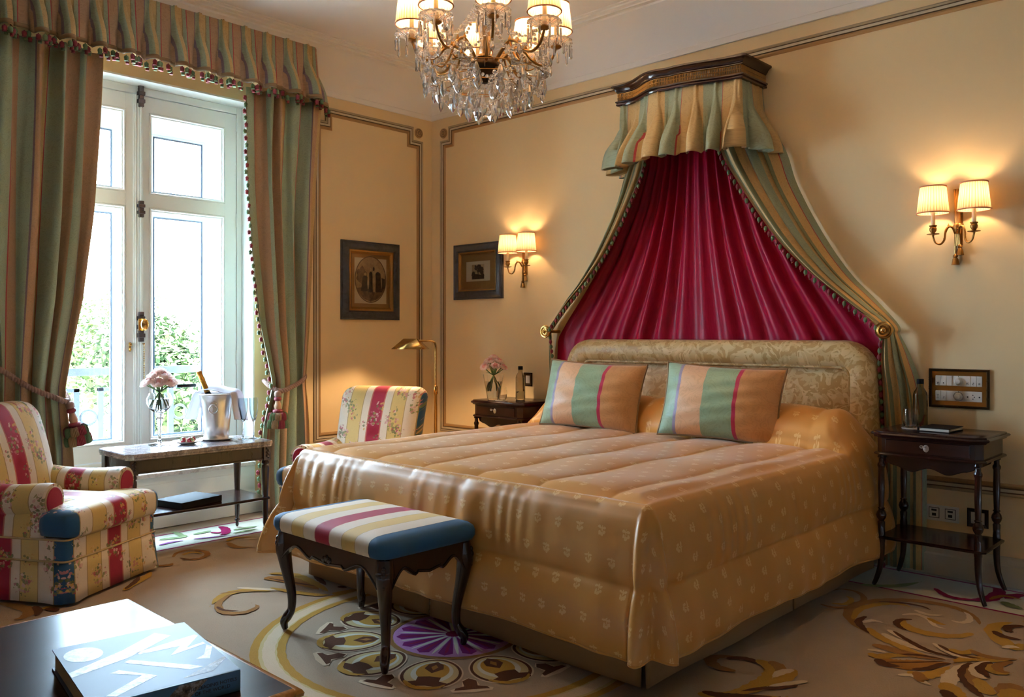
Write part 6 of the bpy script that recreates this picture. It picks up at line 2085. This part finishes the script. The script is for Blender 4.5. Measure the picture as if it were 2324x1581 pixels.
# ================================================================ CARPET
def pile(name, c, var=.18):
    m = mat(name, c, .95, Specular_IOR_Level=.1)
    t = NT(m)
    o = t.coord()
    n = t.noise(o, 5, 4, .6)
    f = t.noise(o, 420, 2, .7)
    k = t.math('ADD', t.math('MULTIPLY', n, .6), t.math('MULTIPLY', f, .5))
    t.set(t.bsdf(), 'Base Color', t.mix(t.math('MULTIPLY', k, var * 3), c, tuple(x * .55 for x in c[:3]) + (1,)))
    t.bump(t.math('ADD', f, t.noise(o, 110, 2)), .5, .006)
    t.t.links.new(t.math('ADD', f, 0), t.t.nodes['Bump'].inputs['Height']) if 0 else None
    return m
PC = [('base', S(184, 162, 138)), ('g', S(190, 146, 64)), ('b', S(96, 58, 36)), ('c', S(228, 204, 172)), ('t', S(160, 114, 64)), ('o', S(170, 116, 54)), ('m', S(146, 26, 78)), ('p', S(150, 84, 150)), ('e', S(146, 164, 118)), ('w', S(224, 222, 204)), ('v', S(128, 30, 110)), ('l', S(196, 140, 190)), ('y', S(214, 192, 140))]
PI_ = {k: i for i, (k, _) in enumerate(PC)}
for k, c in PC:
    M['pile_' + k] = pile('carpet_pile_' + k, c)
m = MB()
def flat(pts, z, k):
    ar = sum(a[0] * b[1] - b[0] * a[1] for a, b in zip(pts, pts[1:] + pts[:1]))
    if ar < 0:
        pts = pts[::-1]
    m.add([(x, y, z) for x, y in pts], [tuple(range(len(pts)))], PI_[k])
def ribbon(pts, w, z, k, taper=True, n=7):
    P = spline([(x, y, 0) for x, y in pts], n)
    vs = []
    K = len(P)
    for i, p in enumerate(P):
        d = (P[min(i + 1, K - 1)] - P[max(i - 1, 0)])
        d = d.normalized() if d.length else Vector((1, 0, 0))
        nrm = Vector((-d.y, d.x, 0))
        s = i / (K - 1)
        h = w / 2 * ((sin(PI * min(1, s * 1.08 + .04)) ** .55 if 0 < s < 1 else .12) if taper else 1)
        h *= 1 + .10 * sin(i * 1.7 + p.x * 40)
        vs += [(p.x + nrm.x * h, p.y + nrm.y * h, z), (p.x - nrm.x * h, p.y - nrm.y * h, z)]
    m.add(vs, [(2 * i, 2 * i + 1, 2 * i + 3, 2 * i + 2) for i in range(K - 1)], PI_[k])
m.add([(0, RY, -.006), (RX, RY, -.006), (RX, 0, -.006), (0, 0, -.006)], [(0, 1, 2, 3)], 0)
# pale border between its two plum lines
B1, B0, D1, D0 = .58, .21, -.45, -.06
flat([(B0, RY + .1), (B1, RY + .1), (B1, D1), (RX - .1, D1), (RX - .1, D0), (B0, D0)], -.005, 'w')
for pth in ([(B1, RY + .1), (B1, D1)], [(B1, D1), (RX - .1, D1)], [(B0, RY + .1), (B0, D0)], [(B0, D0), (RX - .1, D0)]):
    ribbon(pth, .018, -.0042, 'm', False, 40)
# medallion
MC = (2.887, -2.397)
def arc(r, w, k, z, a0=0, a1=360, n=120):
    pts = [(MC[0] + r * cos(math.radians(lerp(a0, a1, i / n))), MC[1] + r * sin(math.radians(lerp(a0, a1, i / n)))) for i in range(n + 1)]
    ribbon(pts, w, z, k, False, 1)
def pol(r, a):
    return (MC[0] + r * cos(math.radians(a)), MC[1] + r * sin(math.radians(a)))
arc(.768, .085, 'y', -.0045); arc(.765, .05, 'c', -.0043)
arc(.715, .034, 'g', -.004); arc(.822, .034, 'g', -.004)
arc(.272, .022, 't', -.004)
flat([pol(.258, a * 5) for a in range(72)], -.0042, 'l')
for i in range(14):
    a = 360 / 14 * i
    flat([pol(.04, a), pol(.15, a - 8), pol(.225, a - 8), pol(.245, a), pol(.225, a + 8), pol(.15, a + 8)], -.0038, 'v')
    flat([pol(.05, a), pol(.16, a - 2.5), pol(.235, a - .5), pol(.20, a + 2.5)], -.0034, 'm')
    ribbon([pol(.03, a + 12.9), pol(.15, a + 12.9), pol(.25, a + 12.9)], .016, -.0036, 'w')
flat([pol(.035, a * 20) for a in range(18)], -.0032, 'm')
for i in range(10):
    a = -90 + 36 * i
    egg = lambda s, k, z, sh=0: flat([pol(.425 + sh + .138 * s * cos(q * PI / 18), a + 15.5 * s * sin(q * PI / 18) * (1 - .12 * cos(q * PI / 18))) for q in range(36)], z, k)
    egg(1.06, 'c', -.0044); egg(1., 'b', -.0041); egg(.90, 'y', -.0038); egg(.72, 'w', -.0035, -.01); egg(.58, 'g', -.0032, -.02)
    flat([pol(.315, a), pol(.345, a - 5), pol(.385, a - 5.5), pol(.425, a), pol(.385, a + 5.5), pol(.345, a + 5)], -.003, 'b')
    flat([pol(.345, a), pol(.37, a - 2.2), pol(.40, a), pol(.37, a + 2.2)], -.0026, 'o')
    flat([pol(.555, a - 7), pol(.52, a - 9), pol(.50, a - 5), pol(.465, a - 5.5), pol(.455, a), pol(.465, a + 5.5), pol(.50, a + 5), pol(.52, a + 9), pol(.555, a + 7), pol(.54, a)], -.0029, 'b')
    ribbon([pol(.51, a - 10), pol(.553, a - 5), pol(.562, a), pol(.553, a + 5), pol(.51, a + 10)], .026, -.0027, 'g')
    c = a + 18
    flat([pol(.60, c), pol(.595, c - 7), pol(.575, c - 8), pol(.545, c - 3.5), pol(.49, c - 3), pol(.47, c), pol(.49, c + 3), pol(.545, c + 3.5), pol(.575, c + 8), pol(.595, c + 7)], -.0041, 'c')
    flat([pol(.575, c), pol(.58, c - 6.5), pol(.56, c - 6), pol(.545, c - 2.6), pol(.50, c - 3), pol(.475, c), pol(.50, c + 3), pol(.545, c + 2.6), pol(.56, c + 6), pol(.58, c + 6.5)], -.0039, 'b')
# scrolls and leaves
for i, (k, w, pts) in enumerate(STROKES):
    ribbon(pts, w, -.0036 + .00003 * i, k)
tag(m.build('carpet', ['pile_' + k for k, _ in PC], smooth=0), 'beige hand-tufted carpet with gold scrolls, purple medallion and plum-lined border', 'carpet')
